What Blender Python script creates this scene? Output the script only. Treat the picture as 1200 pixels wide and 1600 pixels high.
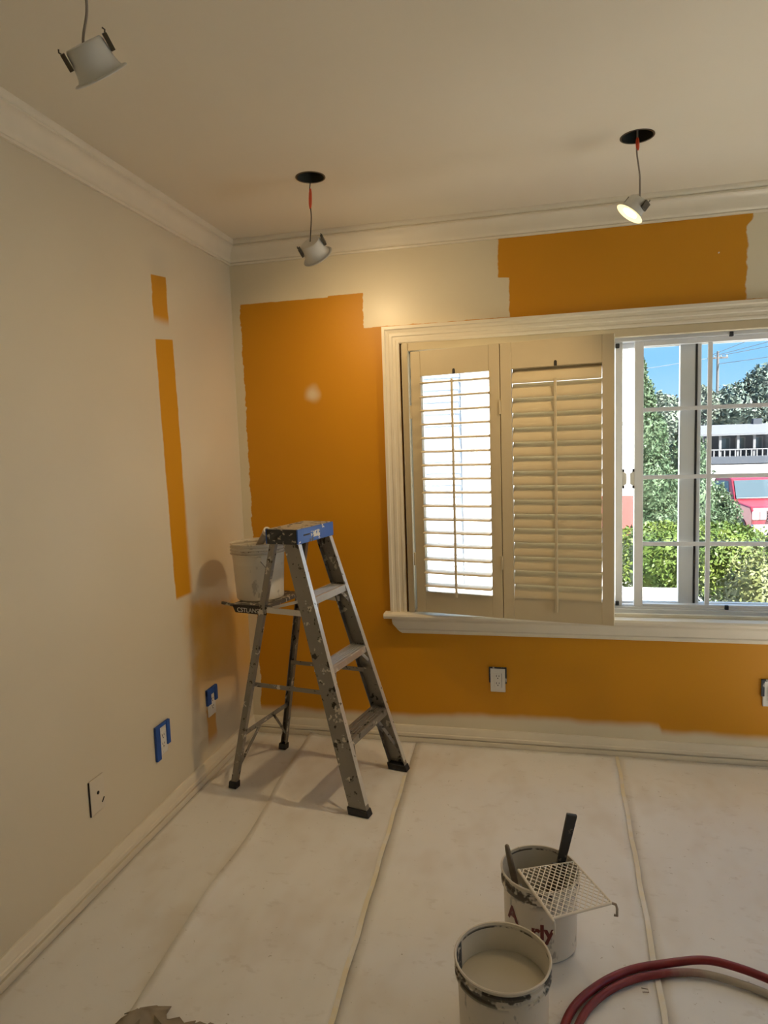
import bpy, bmesh, math, random
import numpy as np
from mathutils import Vector, Matrix

PI = math.pi
SC = bpy.context.scene
COL = SC.collection
for _o in list(bpy.data.objects):
    bpy.data.objects.remove(_o)

# ------------------------------------------------------------------ camera
cam_d = bpy.data.cameras.new('camera')
cam = bpy.data.objects.new('camera', cam_d)
COL.objects.link(cam)
_R = Vector((0.9737, 0.2254, -0.0330)); _U = Vector((0.0098, 0.1034, 0.9946)); _F = Vector((-0.2276, 0.9688, -0.0984))
cam.matrix_world = Matrix(((_R.x, _U.x, -_F.x, 1.4547), (_R.y, _U.y, -_F.y, -3.0927), (_R.z, _U.z, -_F.z, 1.4431), (0, 0, 0, 1)))
cam_d.sensor_fit = 'VERTICAL'
cam_d.sensor_height = 36.0
cam_d.lens = 36.0 * 1045.9 / 1600.0
cam_d.clip_start = 0.05
cam_d.clip_end = 500
SC.camera = cam

# ------------------------------------------------------------------ world, sun, exposure
W = bpy.data.worlds.new('sky'); SC.world = W
W.use_nodes = True
_wn = W.node_tree; _wn.nodes.clear()
_tc = _wn.nodes.new('ShaderNodeTexCoord'); _sx = _wn.nodes.new('ShaderNodeSeparateXYZ')
_rp = _wn.nodes.new('ShaderNodeValToRGB'); _bg = _wn.nodes.new('ShaderNodeBackground'); _wo = _wn.nodes.new('ShaderNodeOutputWorld')
_wn.links.new(_tc.outputs['Generated'], _sx.inputs[0]); _wn.links.new(_sx.outputs[2], _rp.inputs[0])
_wn.links.new(_rp.outputs[0], _bg.inputs[0]); _wn.links.new(_bg.outputs[0], _wo.inputs[0])
_e = _rp.color_ramp.elements
_e[0].position = 0.0; _e[0].color = (0.42, 0.66, 0.88, 1)
_e[1].position = 0.45; _e[1].color = (0.20, 0.48, 0.95, 1)
_m = _e.new(0.10); _m.color = (0.22, 0.50, 0.82, 1)
SKY = 1.4
_bg.inputs[1].default_value = SKY

SUN_DIR = Vector((0.90, -0.80, 1.10)).normalized()      # towards the sun
sun_d = bpy.data.lights.new('sun', 'SUN'); sun = bpy.data.objects.new('sun', sun_d); COL.objects.link(sun)
sun_d.energy = 31.0; sun_d.angle = math.radians(0.6); sun_d.color = (1.0, 0.97, 0.92)
sun.rotation_euler = SUN_DIR.to_track_quat('Z', 'Y').to_euler()
sun.location = (8, -12, 12)

SC.view_settings.view_transform = 'Standard'
SC.view_settings.look = 'None'
SC.view_settings.gamma = 1.0
SC.view_settings.exposure = 0.1
SC.view_settings.use_curve_mapping = False
SC.cycles.use_denoising = True
SC.cycles.max_bounces = 8
SC.cycles.diffuse_bounces = 4
SC.cycles.glossy_bounces = 3
SC.cycles.use_adaptive_sampling = True
SC.cycles.adaptive_threshold = 0.04
SC.cycles.transparent_max_bounces = 16
SC.cycles.sample_clamp_indirect = 12.0
SC.cycles.caustics_reflective = False
SC.cycles.caustics_refractive = False
LAMP_W = (0.0, 2.1, 3.4)     # watts of the three hanging downlights: upper left, near the corner, above the window
WARM = (1.0, 0.71, 0.37)

# ------------------------------------------------------------------ node helpers
class NT:
    def __init__(s, name):
        s.m = bpy.data.materials.new(name); s.m.use_nodes = True
        s.t = s.m.node_tree; s.n = s.t.nodes; s.n.clear()
        s.out = s.n.new('ShaderNodeOutputMaterial')
        s.b = s.n.new('ShaderNodeBsdfPrincipled')
        s.t.links.new(s.b.outputs[0], s.out.inputs[0])
        s._tc = None
    def put(s, sock, v):
        if hasattr(v, 'node'): s.t.links.new(v, sock)
        else:
            try: sock.default_value = v
            except Exception: sock.default_value = (*v, 1.0)
    def co(s, kind='Object'):
        if s._tc is None: s._tc = s.n.new('ShaderNodeTexCoord')
        return s._tc.outputs[kind]
    def xyz(s, v=None):
        q = s.n.new('ShaderNodeSeparateXYZ'); s.put(q.inputs[0], v if v is not None else s.co()); return q.outputs
    def math(s, op, a, b=0.0, c=None, clamp=False):
        q = s.n.new('ShaderNodeMath'); q.operation = op; q.use_clamp = clamp
        s.put(q.inputs[0], a); s.put(q.inputs[1], b)
        if c is not None: s.put(q.inputs[2], c)
        return q.outputs[0]
    def noise(s, scale, detail=3.0, rough=0.55, vec=None, scl=None):
        q = s.n.new('ShaderNodeTexNoise')
        v = vec if vec is not None else s.co()
        if scl:
            mp = s.n.new('ShaderNodeMapping'); s.put(mp.inputs[0], v); mp.inputs['Scale'].default_value = scl; v = mp.outputs[0]
        s.put(q.inputs['Vector'], v); q.inputs['Scale'].default_value = scale
        q.inputs['Detail'].default_value = min(detail, 3.0); q.inputs['Roughness'].default_value = rough
        return q.outputs[0]
    def ramp(s, f, a, b):                                   # smooth 0..1 between a and b
        q = s.n.new('ShaderNodeMapRange'); q.interpolation_type = 'SMOOTHSTEP'
        s.put(q.inputs[0], f); s.put(q.inputs[1], a); s.put(q.inputs[2], b); return q.outputs[0]
    def mix(s, f, a, b):
        q = s.n.new('ShaderNodeMix'); q.data_type = 'RGBA'
        s.put(q.inputs[0], f)
        for i, v in ((6, a), (7, b)):
            s.put(q.inputs[i], v if hasattr(v, 'node') else (*v, 1.0))
        return q.outputs[2]
    def bump(s, h, strength=0.3, dist=0.01):
        q = s.n.new('ShaderNodeBump'); q.inputs['Strength'].default_value = strength; q.inputs['Distance'].default_value = dist
        s.put(q.inputs['Height'], h); s.t.links.new(q.outputs[0], s.b.inputs['Normal'])
    def set(s, **k):
        nm = dict(color='Base Color', rough='Roughness', metal='Metallic', spec='Specular IOR Level', emis='Emission Color', estr='Emission Strength')
        for a, v in k.items():
            s.put(s.b.inputs[nm[a]], (*v, 1.0) if isinstance(v, tuple) and len(v) == 3 else v)
        return s.m

MAT = {}
def simple(name, col, rough=0.6, metal=0.0, spec=0.5, var=0.08, scale=14, bump=0.0):
    t = NT(name)
    f = t.noise(scale, 1.0)
    c = t.mix(f, tuple(max(0, x * (1 - var)) for x in col), tuple(min(1, x * (1 + var)) for x in col))
    t.set(color=c, rough=rough, metal=metal, spec=spec)
    if bump: t.bump(t.noise(scale * 6, 3), bump, 0.004)
    MAT[name] = t.m; return t.m

def splatter(name, base, spots, rough=0.45, metal=0.0, th=(0.60, 0.66), scale=22, scl=None, spots2=None, th2=(0.62, 0.68), scale2=40):
    t = NT(name)
    f0 = t.noise(9, 4)
    c = t.mix(f0, tuple(x * 0.85 for x in base), tuple(min(1, x * 1.12) for x in base))
    f = t.ramp(t.noise(scale, 5, 0.65, scl=scl), th[0], th[1])
    c = t.mix(f, c, spots)
    if spots2:
        f2 = t.ramp(t.noise(scale2, 4, 0.6), th2[0], th2[1]); c = t.mix(f2, c, spots2)
    t.set(color=c, rough=rough)
    t.set(metal=t.math('MULTIPLY', t.math('SUBTRACT', 1.0, f), metal) if metal else 0.0)
    t.bump(f, 0.25, 0.002)
    MAT[name] = t.m; return t.m

CREAM = (0.80, 0.715, 0.57); ORANGE = (0.68, 0.275, 0.012); TRIM = (0.81, 0.735, 0.585)

# back wall paint: cream primer over the old orange coat
t = NT('wall_back_paint')
x, y, z = t.xyz()
jit = t.math('MULTIPLY', t.math('SUBTRACT', t.noise(16, 4, 0.6), 0.5), 0.055)
jit2 = t.math('MULTIPLY', t.math('SUBTRACT', t.noise(5, 2, 0.65), 0.5), 0.10)
def lo(v, edge, soft, j=None):      # 1 where v > edge
    v2 = t.math('ADD', v, j) if j is not None else v
    return t.ramp(v2, t.math('SUBTRACT', edge, soft), t.math('ADD', edge, soft))
def hi(v, edge, soft, j=None): return t.math('SUBTRACT', 1.0, lo(v, edge, soft, j))
def AND(*a):
    r = a[0]
    for q in a[1:]: r = t.math('MULTIPLY', r, q)
    return r
def OR(*a):
    r = a[0]
    for q in a[1:]: r = t.math('MAXIMUM', r, q)
    return r
step_b = t.math('MULTIPLY', lo(x, 1.0, 0.25), 0.022)
step_b = t.math('SUBTRACT', step_b, t.math('MULTIPLY', lo(x, 1.97, 0.01), 0.026))
bot = t.math('ADD', 0.128, step_b)
jl = t.math('MULTIPLY', jit, 0.7)
m1 = AND(lo(x, 0.048, 0.002, jl), lo(z, bot, 0.022, t.math('MULTIPLY', jit2, 0.35)), hi(z, 1.993, 0.002, t.math('MULTIPLY', jit, 0.3)))
m2 = AND(lo(x, 0.045, 0.002, jl), hi(x, 0.662, 0.002, jl), lo(z, 1.9, 0.01), hi(z, t.math('ADD', 2.146, t.math('MULTIPLY', lo(x, 0.491, 0.002), 0.006)), 0.002, t.math('MULTIPLY', jit, 0.15)))
le = t.math('ADD', 1.283, t.math('MULTIPLY', hi(z, 2.165, 0.003), 0.048))
re = t.math('ADD', 2.287, t.math('MULTIPLY', lo(z, 2.30, 0.02), 0.02))
m3 = AND(lo(x, le, 0.003, t.math('MULTIPLY', jit, 0.5)), hi(x, re, 0.004, t.math('MULTIPLY', jit, 0.6)), lo(z, 1.95, 0.01))
dx = t.math('SUBTRACT', x, 0.391); dz = t.math('SUBTRACT', z, 1.703)
rr = t.math('SQRT', t.math('ADD', t.math('MULTIPLY', dx, dx), t.math('MULTIPLY', dz, dz)))
sp = t.math('MULTIPLY', hi(rr, 0.036, 0.024, jit2), 0.8)
mask = t.math('MULTIPLY', OR(m1, m2, m3), t.math('SUBTRACT', 1.0, sp))
var = t.noise(2.2, 1)
org = t.mix(var, (0.58, 0.245, 0.002), (0.68, 0.30, 0.003))
crm = t.mix(t.noise(3.0, 1), (0.75, 0.66, 0.475), (0.81, 0.725, 0.535))
t.set(color=t.mix(mask, crm, org), rough=t.math('ADD', 0.36, t.math('MULTIPLY', mask, 0.12)), spec=0.45)
t.bump(t.noise(230, 0), 0.06, 0.003)
MAT['wall_back'] = t.m

t = NT('wall_left_paint')
x, y, z = t.xyz()
jit = t.math('MULTIPLY', t.math('SUBTRACT', t.noise(14, 4, 0.6), 0.5), 0.03)
jit2 = t.math('MULTIPLY', t.math('SUBTRACT', t.noise(4, 4, 0.65), 0.5), 0.22)
a1 = AND(lo(y, -0.700, 0.003, jit), hi(y, -0.590, 0.003, jit), lo(z, 1.965, 0.022), hi(z, t.math('ADD', 2.215, t.math('MULTIPLY', y, 0.12)), 0.002))
yl = t.math('ADD', -0.7225, t.math('MULTIPLY', t.math('SUBTRACT', 1.89, z), 0.028)); yl = t.math('ADD', yl, 0.024)
yr = t.math('ADD', -0.568, t.math('MULTIPLY', t.math('SUBTRACT', 1.89, z), 0.026))
a2 = AND(lo(y, yl, 0.004, t.math('MULTIPLY', jit, 0.5)), hi(y, yr, t.math('ADD', 0.003, t.math('MULTIPLY', hi(z, 1.2, 0.3), 0.02)), t.math('MULTIPLY', jit, 0.5)), lo(z, 0.845, 0.01), hi(z, t.math('ADD', 1.97, t.math('MULTIPLY', y, 0.12)), 0.002))
a3 = AND(lo(y, -0.585, 0.07, jit2), t.ramp(z, t.math('ADD', 0.11, t.math('MULTIPLY', y, -0.25)), t.math('ADD', 0.42, t.math('MULTIPLY', y, -0.25))), hi(z, t.math('ADD', 0.68, t.math('MULTIPLY', y, -0.25)), 0.05, jit2))
a3 = t.math('MULTIPLY', a3, t.math('ADD', 0.55, t.math('MULTIPLY', t.noise(3.0, 4, 0.6), 0.6), None, True))
a4 = AND(lo(y, -0.478, 0.008, jit), hi(y, -0.395, 0.008, jit), lo(z, 0.15, 0.03, jit), hi(z, 0.30, 0.01))
mask = OR(a1, a2, t.math('MULTIPLY', a4, 0.85))
crm = t.mix(t.noise(1.6, 1), (0.67, 0.59, 0.44), (0.78, 0.695, 0.53))
t.set(color=t.mix(mask, t.mix(a3, crm, (0.70, 0.385, 0.055)), (0.66, 0.30, 0.012)), rough=0.42, spec=0.4)
t.bump(t.noise(230, 0), 0.05, 0.003)
MAT['wall_left'] = t.m

t = NT('ceiling_paint')
t.set(color=t.mix(t.noise(1.4, 1), (0.78, 0.705, 0.555), (0.82, 0.75, 0.60)), rough=0.62, spec=0.3)
MAT['ceiling'] = t.m
simple('trim_paint', TRIM, 0.35, var=0.04)
simple('plain_wall', CREAM, 0.5, var=0.03)
simple('shutter_paint', (0.63, 0.53, 0.345), 0.38, var=0.03)
simple('vinyl', (0.80, 0.80, 0.80), 0.35, var=0.02)
simple('black_rubber', (0.02, 0.02, 0.022), 0.6)
simple('dark_metal', (0.10, 0.085, 0.06), 0.4, 0.6)
simple('dark_hole', (0.05, 0.055, 0.045), 0.9)
simple('lamp_white', (0.70, 0.68, 0.62), 0.35)
simple('cable_grey', (0.36, 0.31, 0.25), 0.6)
simple('wire_black', (0.02, 0.02, 0.02), 0.6)
simple('connector_red', (0.80, 0.09, 0.03), 0.4)
simple('plate_white', (0.78, 0.75, 0.68), 0.3, var=0.03)
simple('plate_painted', (0.72, 0.645, 0.51), 0.45, var=0.03)
simple('slot_dark', (0.03, 0.025, 0.02), 0.7)
simple('blue_tape', (0.02, 0.085, 0.36), 0.6, var=0.2)
simple('screw', (0.5, 0.48, 0.45), 0.35, 0.8)
simple('wire_steel', (0.30, 0.25, 0.20), 0.45, 0.5)
simple('paint_in_bucket', (0.52, 0.475, 0.38), 0.30, var=0.03, scale=5)
simple('hose_red', (0.22, 0.016, 0.02), 0.38, var=0.25, scale=30)
t = NT('hose_beige'); x, y, z = t.xyz(); t.set(color=t.mix(t.ramp(t.math('ADD', x, t.math('MULTIPLY', t.noise(30, 2), 0.12)), 1.80, 1.98), (0.20, 0.018, 0.02), (0.40, 0.35, 0.28)), rough=0.45); MAT['hose_beige'] = t.m  # red blending to beige with rising x
simple('brush_wood', (0.20, 0.16, 0.11), 0.6, var=0.5, scale=40)
simple('scrap_cloth', (0.30, 0.25, 0.18), 0.9, var=0.4, scale=22)
simple('print_red', (0.16, 0.025, 0.02), 0.5, var=0.3, scale=60)
simple('label_white', (0.70, 0.68, 0.62), 0.5)

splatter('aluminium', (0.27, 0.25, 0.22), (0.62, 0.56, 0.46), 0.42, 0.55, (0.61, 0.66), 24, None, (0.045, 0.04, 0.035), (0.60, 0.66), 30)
splatter('aluminium_lit_edge', (0.72, 0.71, 0.69), (0.80, 0.77, 0.70), 0.32, 0.6, (0.60, 0.70), 40, None, (0.12, 0.11, 0.10), (0.66, 0.70), 36)  # brighter copy of the metal, paints the light on the rail fronts
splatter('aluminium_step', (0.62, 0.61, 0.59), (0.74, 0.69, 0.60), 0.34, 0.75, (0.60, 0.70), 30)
splatter('cap_blue', (0.02, 0.10, 0.42), (0.74, 0.71, 0.66), 0.40, 0.0, (0.625, 0.65), 26, None, (0.03, 0.03, 0.03), (0.63, 0.68), 21)
splatter('sticker', (0.66, 0.64, 0.58), (0.03, 0.12, 0.42), 0.5, 0.0, (0.50, 0.56), 55)
splatter('cap_dark', (0.035, 0.04, 0.045), (0.50, 0.46, 0.38), 0.6, 0.0, (0.56, 0.62), 34)
splatter('cap_tray', (0.40, 0.36, 0.29), (0.10, 0.09, 0.07), 0.6, 0.0, (0.55, 0.62), 30)
splatter('shelf_dark', (0.10, 0.09, 0.08), (0.55, 0.50, 0.40), 0.6, 0.0, (0.52, 0.6), 30)

def bucket_mat(name, base, rim_z, grime, band=0.05, thr=0.50):
    t = NT(name)
    x, y, z = t.xyz()
    f1 = t.ramp(t.noise(26, 5, 0.68, scl=(1, 1, 0.45)), 0.60, 0.66)
    near = t.math('MULTIPLY', t.ramp(z, rim_z - band * 1.7, rim_z - band * 0.9), t.math('SUBTRACT', 1.0, t.ramp(z, rim_z - 0.012, rim_z - 0.005)))
    f2 = t.math('MULTIPLY', t.ramp(t.noise(20, 5, 0.66), thr, thr + 0.08), near)
    c = t.mix(t.noise(5, 4), tuple(v * 0.9 for v in base), base)
    c = t.mix(t.math('MULTIPLY', f1, 0.45), c, grime)
    c = t.mix(f2, c, grime)
    t.set(color=c, rough=0.42); t.bump(f2, 0.3, 0.002)
    MAT[name] = t.m
bucket_mat('bucket_shelf', (0.74, 0.67, 0.54), 0.25, (0.22, 0.17, 0.11), 0.03, 0.58)
bucket_mat('bucket_floor_a', (0.70, 0.63, 0.52), 0.22, (0.075, 0.065, 0.05), 0.035, 0.44)
bucket_mat('bucket_floor_b', (0.74, 0.68, 0.58), 0.22, (0.085, 0.07, 0.055), 0.04, 0.47)
simple('bucket_inside', (0.72, 0.66, 0.54), 0.45, var=0.04)

# floor paper, dirty white, each sheet the same stock
t = NT('floor_paper')
x, y, z = t.xyz()
c = t.mix(t.noise(2.2, 5, 0.6), (0.79, 0.775, 0.75), (0.87, 0.865, 0.85))
c = t.mix(t.math('MULTIPLY', t.ramp(t.noise(3.2, 6, 0.72, scl=(1, 0.6, 1)), 0.46, 0.72), 0.34), c, (0.62, 0.53, 0.42))
c = t.mix(t.math('MULTIPLY', t.ramp(t.noise(11, 6, 0.75, scl=(1, 1.8, 1)), 0.58, 0.72), 0.24), c, (0.50, 0.44, 0.37))
c = t.mix(t.math('MULTIPLY', t.ramp(t.noise(60, 4, 0.7), 0.69, 0.73), 0.6), c, (0.33, 0.27, 0.20))
t.set(color=c, rough=t.math('ADD', 0.38, t.math('MULTIPLY', t.noise(6, 4), 0.3)), spec=0.35)
t.bump(t.noise(9, 1), 0.18, 0.01)
MAT['floor_paper'] = t.m
simple('subfloor', (0.62, 0.55, 0.45), 0.7, var=0.08, scale=6)
t = NT('seam_tape'); t.set(color=t.mix(t.ramp(t.noise(8, 5, 0.7), 0.42, 0.62), (0.80, 0.73, 0.56), (0.80, 0.77, 0.70)), rough=0.5); MAT['seam_tape'] = t.m

# glass: thin pane
t = NT('window_glass')
t.n.remove(t.b)
tr = t.n.new('ShaderNodeBsdfTransparent'); gl = t.n.new('ShaderNodeBsdfGlossy'); mx = t.n.new('ShaderNodeMixShader'); fr = t.n.new('ShaderNodeLayerWeight')
tr.inputs[0].default_value = (0.97, 0.985, 0.98, 1); gl.inputs['Roughness'].default_value = 0.02; fr.inputs[0].default_value = 0.25
t.t.links.new(t.math('ADD', t.math('MULTIPLY', t.math('POWER', fr.outputs[1], 3.0), 0.7), 0.05), mx.inputs[0]); t.t.links.new(tr.outputs[0], mx.inputs[1]); t.t.links.new(gl.outputs[0], mx.inputs[2]); t.t.links.new(mx.outputs[0], t.out.inputs[0])
MAT['glass'] = t.m

def emission(name, col, s):
    t = NT(name); t.set(color=(0.9, 0.88, 0.8), emis=col, estr=s, rough=0.4); MAT[name] = t.m
emission('lamp_lens_lit', (1.0, 0.80, 0.34), 1.3)
emission('lamp_core_lit', (1.0, 0.93, 0.80), 14.0)
simple('lamp_lens_off', (0.75, 0.72, 0.64), 0.4)

# outdoors
def leafmat(name, a, b, rough=0.55):
    t = NT(name)
    c = t.mix(t.ramp(t.noise(3.0, 3, vec=None), 0.35, 0.65), a, b)
    t.set(color=c, rough=rough, spec=0.3)
    MAT[name] = t.m
leafmat('leaf_hedge', (0.0429, 0.0780, 0.0117), (0.1053, 0.1404, 0.0234))
leafmat('leaf_bush', (0.055, 0.070, 0.028), (0.15, 0.165, 0.06))
leafmat('leaf_conifer', (0.035, 0.065, 0.030), (0.085, 0.125, 0.065))
leafmat('leaf_far_haze', (0.060, 0.090, 0.075), (0.125, 0.155, 0.125))  # lightened and greyed to paint distance haze into the leaves
leafmat('leaf_far_haze2', (0.085, 0.115, 0.085), (0.155, 0.175, 0.135))  # haze painted in here too, paler leaves
simple('bark', (0.042, 0.030, 0.021), 0.9, var=0.3)
simple('ground', (0.55, 0.53, 0.49), 0.9, var=0.15, scale=0.8)
simple('road', (0.50, 0.49, 0.47), 0.85, var=0.06, scale=0.6)
simple('stucco_white', (0.80, 0.79, 0.77), 0.85, var=0.03, scale=2)
simple('siding_blue_white', (0.70, 0.72, 0.76), 0.7, var=0.03)
simple('panel_peach', (0.78, 0.68, 0.56), 0.8)
simple('awning_red', (0.15, 0.030, 0.022), 0.7)
simple('truck_red', (0.217, 0.019, 0.030), 0.25, spec=0.6, var=0.02)
simple('truck_glass', (0.050, 0.070, 0.080), 0.08, spec=0.8)
simple('chrome', (0.432, 0.432, 0.444), 0.2, 0.7)
simple('tyre', (0.03, 0.03, 0.032), 0.8)
simple('headlight', (0.80, 0.76, 0.68), 0.15)
simple('emblem_blue', (0.06, 0.12, 0.38), 0.3)
simple('car_dark', (0.020, 0.028, 0.048), 0.25)
simple('house_wall', (0.035, 0.042, 0.055), 0.8)
simple('house_roof', (0.105, 0.11, 0.12), 0.8)
simple('house_post', (0.12, 0.12, 0.125), 0.7)
simple('hill_soil', (0.055, 0.065, 0.055), 0.9, var=0.2, scale=0.1)
simple('pole_wood', (0.084, 0.078, 0.075), 0.9)
simple('cable_black', (0.10, 0.11, 0.13), 0.7)

# ------------------------------------------------------------------ mesh helpers
class MB:
    def __init__(s): s.v = []; s.f = []
    def add(s, vs, fs):
        o = len(s.v); s.v += [tuple(q) for q in vs]; s.f += [tuple(i + o for i in q) for q in fs]; return s
    def box(s, a, b):
        (x0, y0, z0), (x1, y1, z1) = a, b
        return s.add([(x0,y0,z0),(x1,y0,z0),(x1,y1,z0),(x0,y1,z0),(x0,y0,z1),(x1,y0,z1),(x1,y1,z1),(x0,y1,z1)],
                     [(0,3,2,1),(4,5,6,7),(0,1,5,4),(1,2,6,5),(2,3,7,6),(3,0,4,7)])
    def loft(s, A, B, cap=True):                      # two equal-count rings
        n = len(A)
        s.add(list(A) + list(B), [(i, (i+1) % n, n + (i+1) % n, n + i) for i in range(n)] + ([tuple(range(n))[::-1], tuple(range(n, 2*n))] if cap else []))
        return s
    def bar(s, p, q, w, h, up=(0, 0, 1)):
        p = Vector(p); q = Vector(q); d = (q - p).normalized(); u = Vector(up)
        if abs(d.dot(u)) > 0.98: u = Vector((1, 0, 0))
        r = d.cross(u).normalized(); u = r.cross(d)
        ring = lambda c: [c - r*w/2 - u*h/2, c + r*w/2 - u*h/2, c + r*w/2 + u*h/2, c - r*w/2 + u*h/2]
        return s.loft(ring(p), ring(q))
    def tube(s, pts, r, n=10, cap=True):
        pts = [Vector(q) for q in pts]; rings = []
        rs = r if isinstance(r, (list, tuple)) else [r] * len(pts)
        prev = None
        for i, c in enumerate(pts):
            d = (pts[min(i+1, len(pts)-1)] - pts[max(i-1, 0)]).normalized()
            if prev is None:
                u = Vector((0, 0, 1)) if abs(d.z) < 0.9 else Vector((1, 0, 0))
                a = d.cross(u).normalized()
            else:
                a = (prev - d * prev.dot(d)).normalized()
            prev = a; b = d.cross(a)
            rings.append([c + (a * math.cos(2*PI*k/n) + b * math.sin(2*PI*k/n)) * rs[i] for k in range(n)])
        o = len(s.v)
        for rg in rings: s.v += [tuple(q) for q in rg]
        for i in range(len(rings)-1):
            for k in range(n):
                s.f.append((o+i*n+k, o+i*n+(k+1) % n, o+(i+1)*n+(k+1) % n, o+(i+1)*n+k))
        if cap:
            s.f.append(tuple(o+k for k in range(n))[::-1]); s.f.append(tuple(o+(len(rings)-1)*n+k for k in range(n)))
        return s
    def lathe(s, prof, n=40, c=(0, 0, 0), capb=False, capt=False):   # prof [(r,z)]
        o = len(s.v)
        for r, z in prof:
            s.v += [(c[0]+r*math.cos(2*PI*k/n), c[1]+r*math.sin(2*PI*k/n), c[2]+z) for k in range(n)]
        for i in range(len(prof)-1):
            for k in range(n):
                s.f.append((o+i*n+k, o+i*n+(k+1) % n, o+(i+1)*n+(k+1) % n, o+(i+1)*n+k))
        if capb: s.f.append(tuple(o+k for k in range(n))[::-1])
        if capt: s.f.append(tuple(o+(len(prof)-1)*n+k for k in range(n)))
        return s
    def prism(s, poly, a, b, axis='y'):               # poly in the two other axes, extruded from a to b
        mk = {'y': lambda u, v, k: (u, k, v), 'x': lambda u, v, k: (k, u, v), 'z': lambda u, v, k: (u, v, k)}[axis]
        return s.loft([mk(u, v, a) for u, v in poly], [mk(u, v, b) for u, v in poly])
    def build(s, name, mat, parent=None, smooth=None, bevel=0.0, kind=None):
        me = bpy.data.meshes.new(name); me.from_pydata(s.v, [], s.f); me.update()
        bm = bmesh.new(); bm.from_mesh(me); bmesh.ops.recalc_face_normals(bm, faces=bm.faces); bm.to_mesh(me); bm.free()
        return link(name, me, mat, parent, smooth, bevel, kind)

def link(name, me, mat, parent=None, smooth=None, bevel=0.0, kind=None):
    me.materials.append(MAT[mat] if isinstance(mat, str) else mat)
    if smooth:
        me.polygons.foreach_set('use_smooth', [True] * len(me.polygons)); me.set_sharp_from_angle(angle=math.radians(smooth))
    o = bpy.data.objects.new(name, me); COL.objects.link(o)
    if parent: o.parent = parent
    if bevel:
        b = o.modifiers.new('bevel', 'BEVEL'); b.width = bevel; b.segments = 2; b.limit_method = 'ANGLE'; b.angle_limit = math.radians(40)
    if kind: o['kind'] = kind
    return o
def inst(src, name, parent, loc=None, mat4=None):
    o = src.copy(); COL.objects.link(o); o.parent = parent; o.name = name
    if loc is not None: o.location = loc
    if mat4 is not None: o.matrix_local = mat4
    return o
def tag(o, label, cat, group=None):
    o['label'] = label; o['category'] = cat
    if group: o['group'] = group
    return o
def empty(name, loc=(0, 0, 0), rz=0.0):
    o = bpy.data.objects.new(name, None); COL.objects.link(o); o.empty_display_size = 0.1
    o.location = loc; o.rotation_euler = (0, 0, rz); return o
def thing(name, label, cat, loc=(0, 0, 0), rz=0.0, group=None):
    return tag(empty(name, loc, rz), label, cat, group)
def struct(o):
    o['kind'] = 'structure'; return o

# ------------------------------------------------------------------ room shell
H = 2.44; XR = 4.3; YB = -4.9
WX0, WX1, WZ0, WZ1 = 0.835, 2.74, 0.62, 1.912       # window opening
HOLES = [(0.638, -0.627), (1.781, -0.614), (0.570, -1.795)]
struct(MB().box((-0.15, YB-0.15, -0.2), (XR+0.15, 0.15, 0.0)).build('floor', 'subfloor'))
m = MB()
m.box((-0.15, 0, -0.2), (WX0, 0.15, 2.60)); m.box((WX1, 0, -0.2), (XR+0.15, 0.15, 2.60))
m.box((WX0, 0, -0.2), (WX1, 0.15, WZ0)); m.box((WX0, 0, WZ1), (WX1, 0.15, 2.60))
struct(m.build('wall_back', 'wall_back'))
struct(MB().box((-0.15, YB-0.15, -0.2), (0, 0, 2.60)).build('wall_left', 'wall_left'))
RY0, RY1, RZ0, RZ1 = -2.30, -1.00, 0.35, 1.95           # unseen side window in the right wall, added to let in fill light
m = MB().box((XR, YB-0.15, -0.2), (XR+0.15, RY0, 2.60)); m.box((XR, RY1, -0.2), (XR+0.15, 0, 2.60)); m.box((XR, RY0, -0.2), (XR+0.15, RY1, RZ0)); m.box((XR, RY0, RZ1), (XR+0.15, RY1, 2.60))
struct(m.build('wall_right', 'plain_wall'))
struct(MB().box((0, YB-0.15, -0.2), (XR, YB, 2.60)).build('wall_front', 'plain_wall'))
# ceiling with the cut light holes
bm = bmesh.new()
def ring(vs):
    vv = [bm.verts.new(q) for q in vs]; return [bm.edges.new((vv[i], vv[(i+1) % len(vv)])) for i in range(len(vv))]
es = ring([(0, YB, H), (XR, YB, H), (XR, 0, H), (0, 0, H)])
for hx, hy in HOLES: es += ring([(hx+0.052*math.cos(2*PI*k/32), hy+0.052*math.sin(2*PI*k/32), H) for k in range(32)])
bmesh.ops.triangle_fill(bm, use_beauty=True, edges=es)
me = bpy.data.meshes.new('ceiling'); bm.to_mesh(me); bm.free()
ceiling = struct(link('ceiling', me, 'ceiling'))
for hx, hy in HOLES:
    MB().lathe([(0.0525, H), (0.0525, H+0.16)], 32, (hx, hy, 0), capt=True).build('recessed_can', 'dark_hole', ceiling, 40)
    MB().lathe([(0.050, H-0.0015), (0.0555, H-0.0015), (0.0555, H+0.001)], 32, (hx, hy, 0)).build('hole_rim', 'dark_metal', ceiling, 40)
# roof and eave over the window
struct(MB().box((-0.6, YB-0.5, 2.61), (XR+0.6, 0.16, 2.75)).build('roof', 'house_roof'))
EAVE_Y = 0.62
struct(MB().box((-0.6, 0.16, 2.40), (XR+2.5, EAVE_Y, 2.52)).build('eave', 'stucco_white'))

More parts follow.
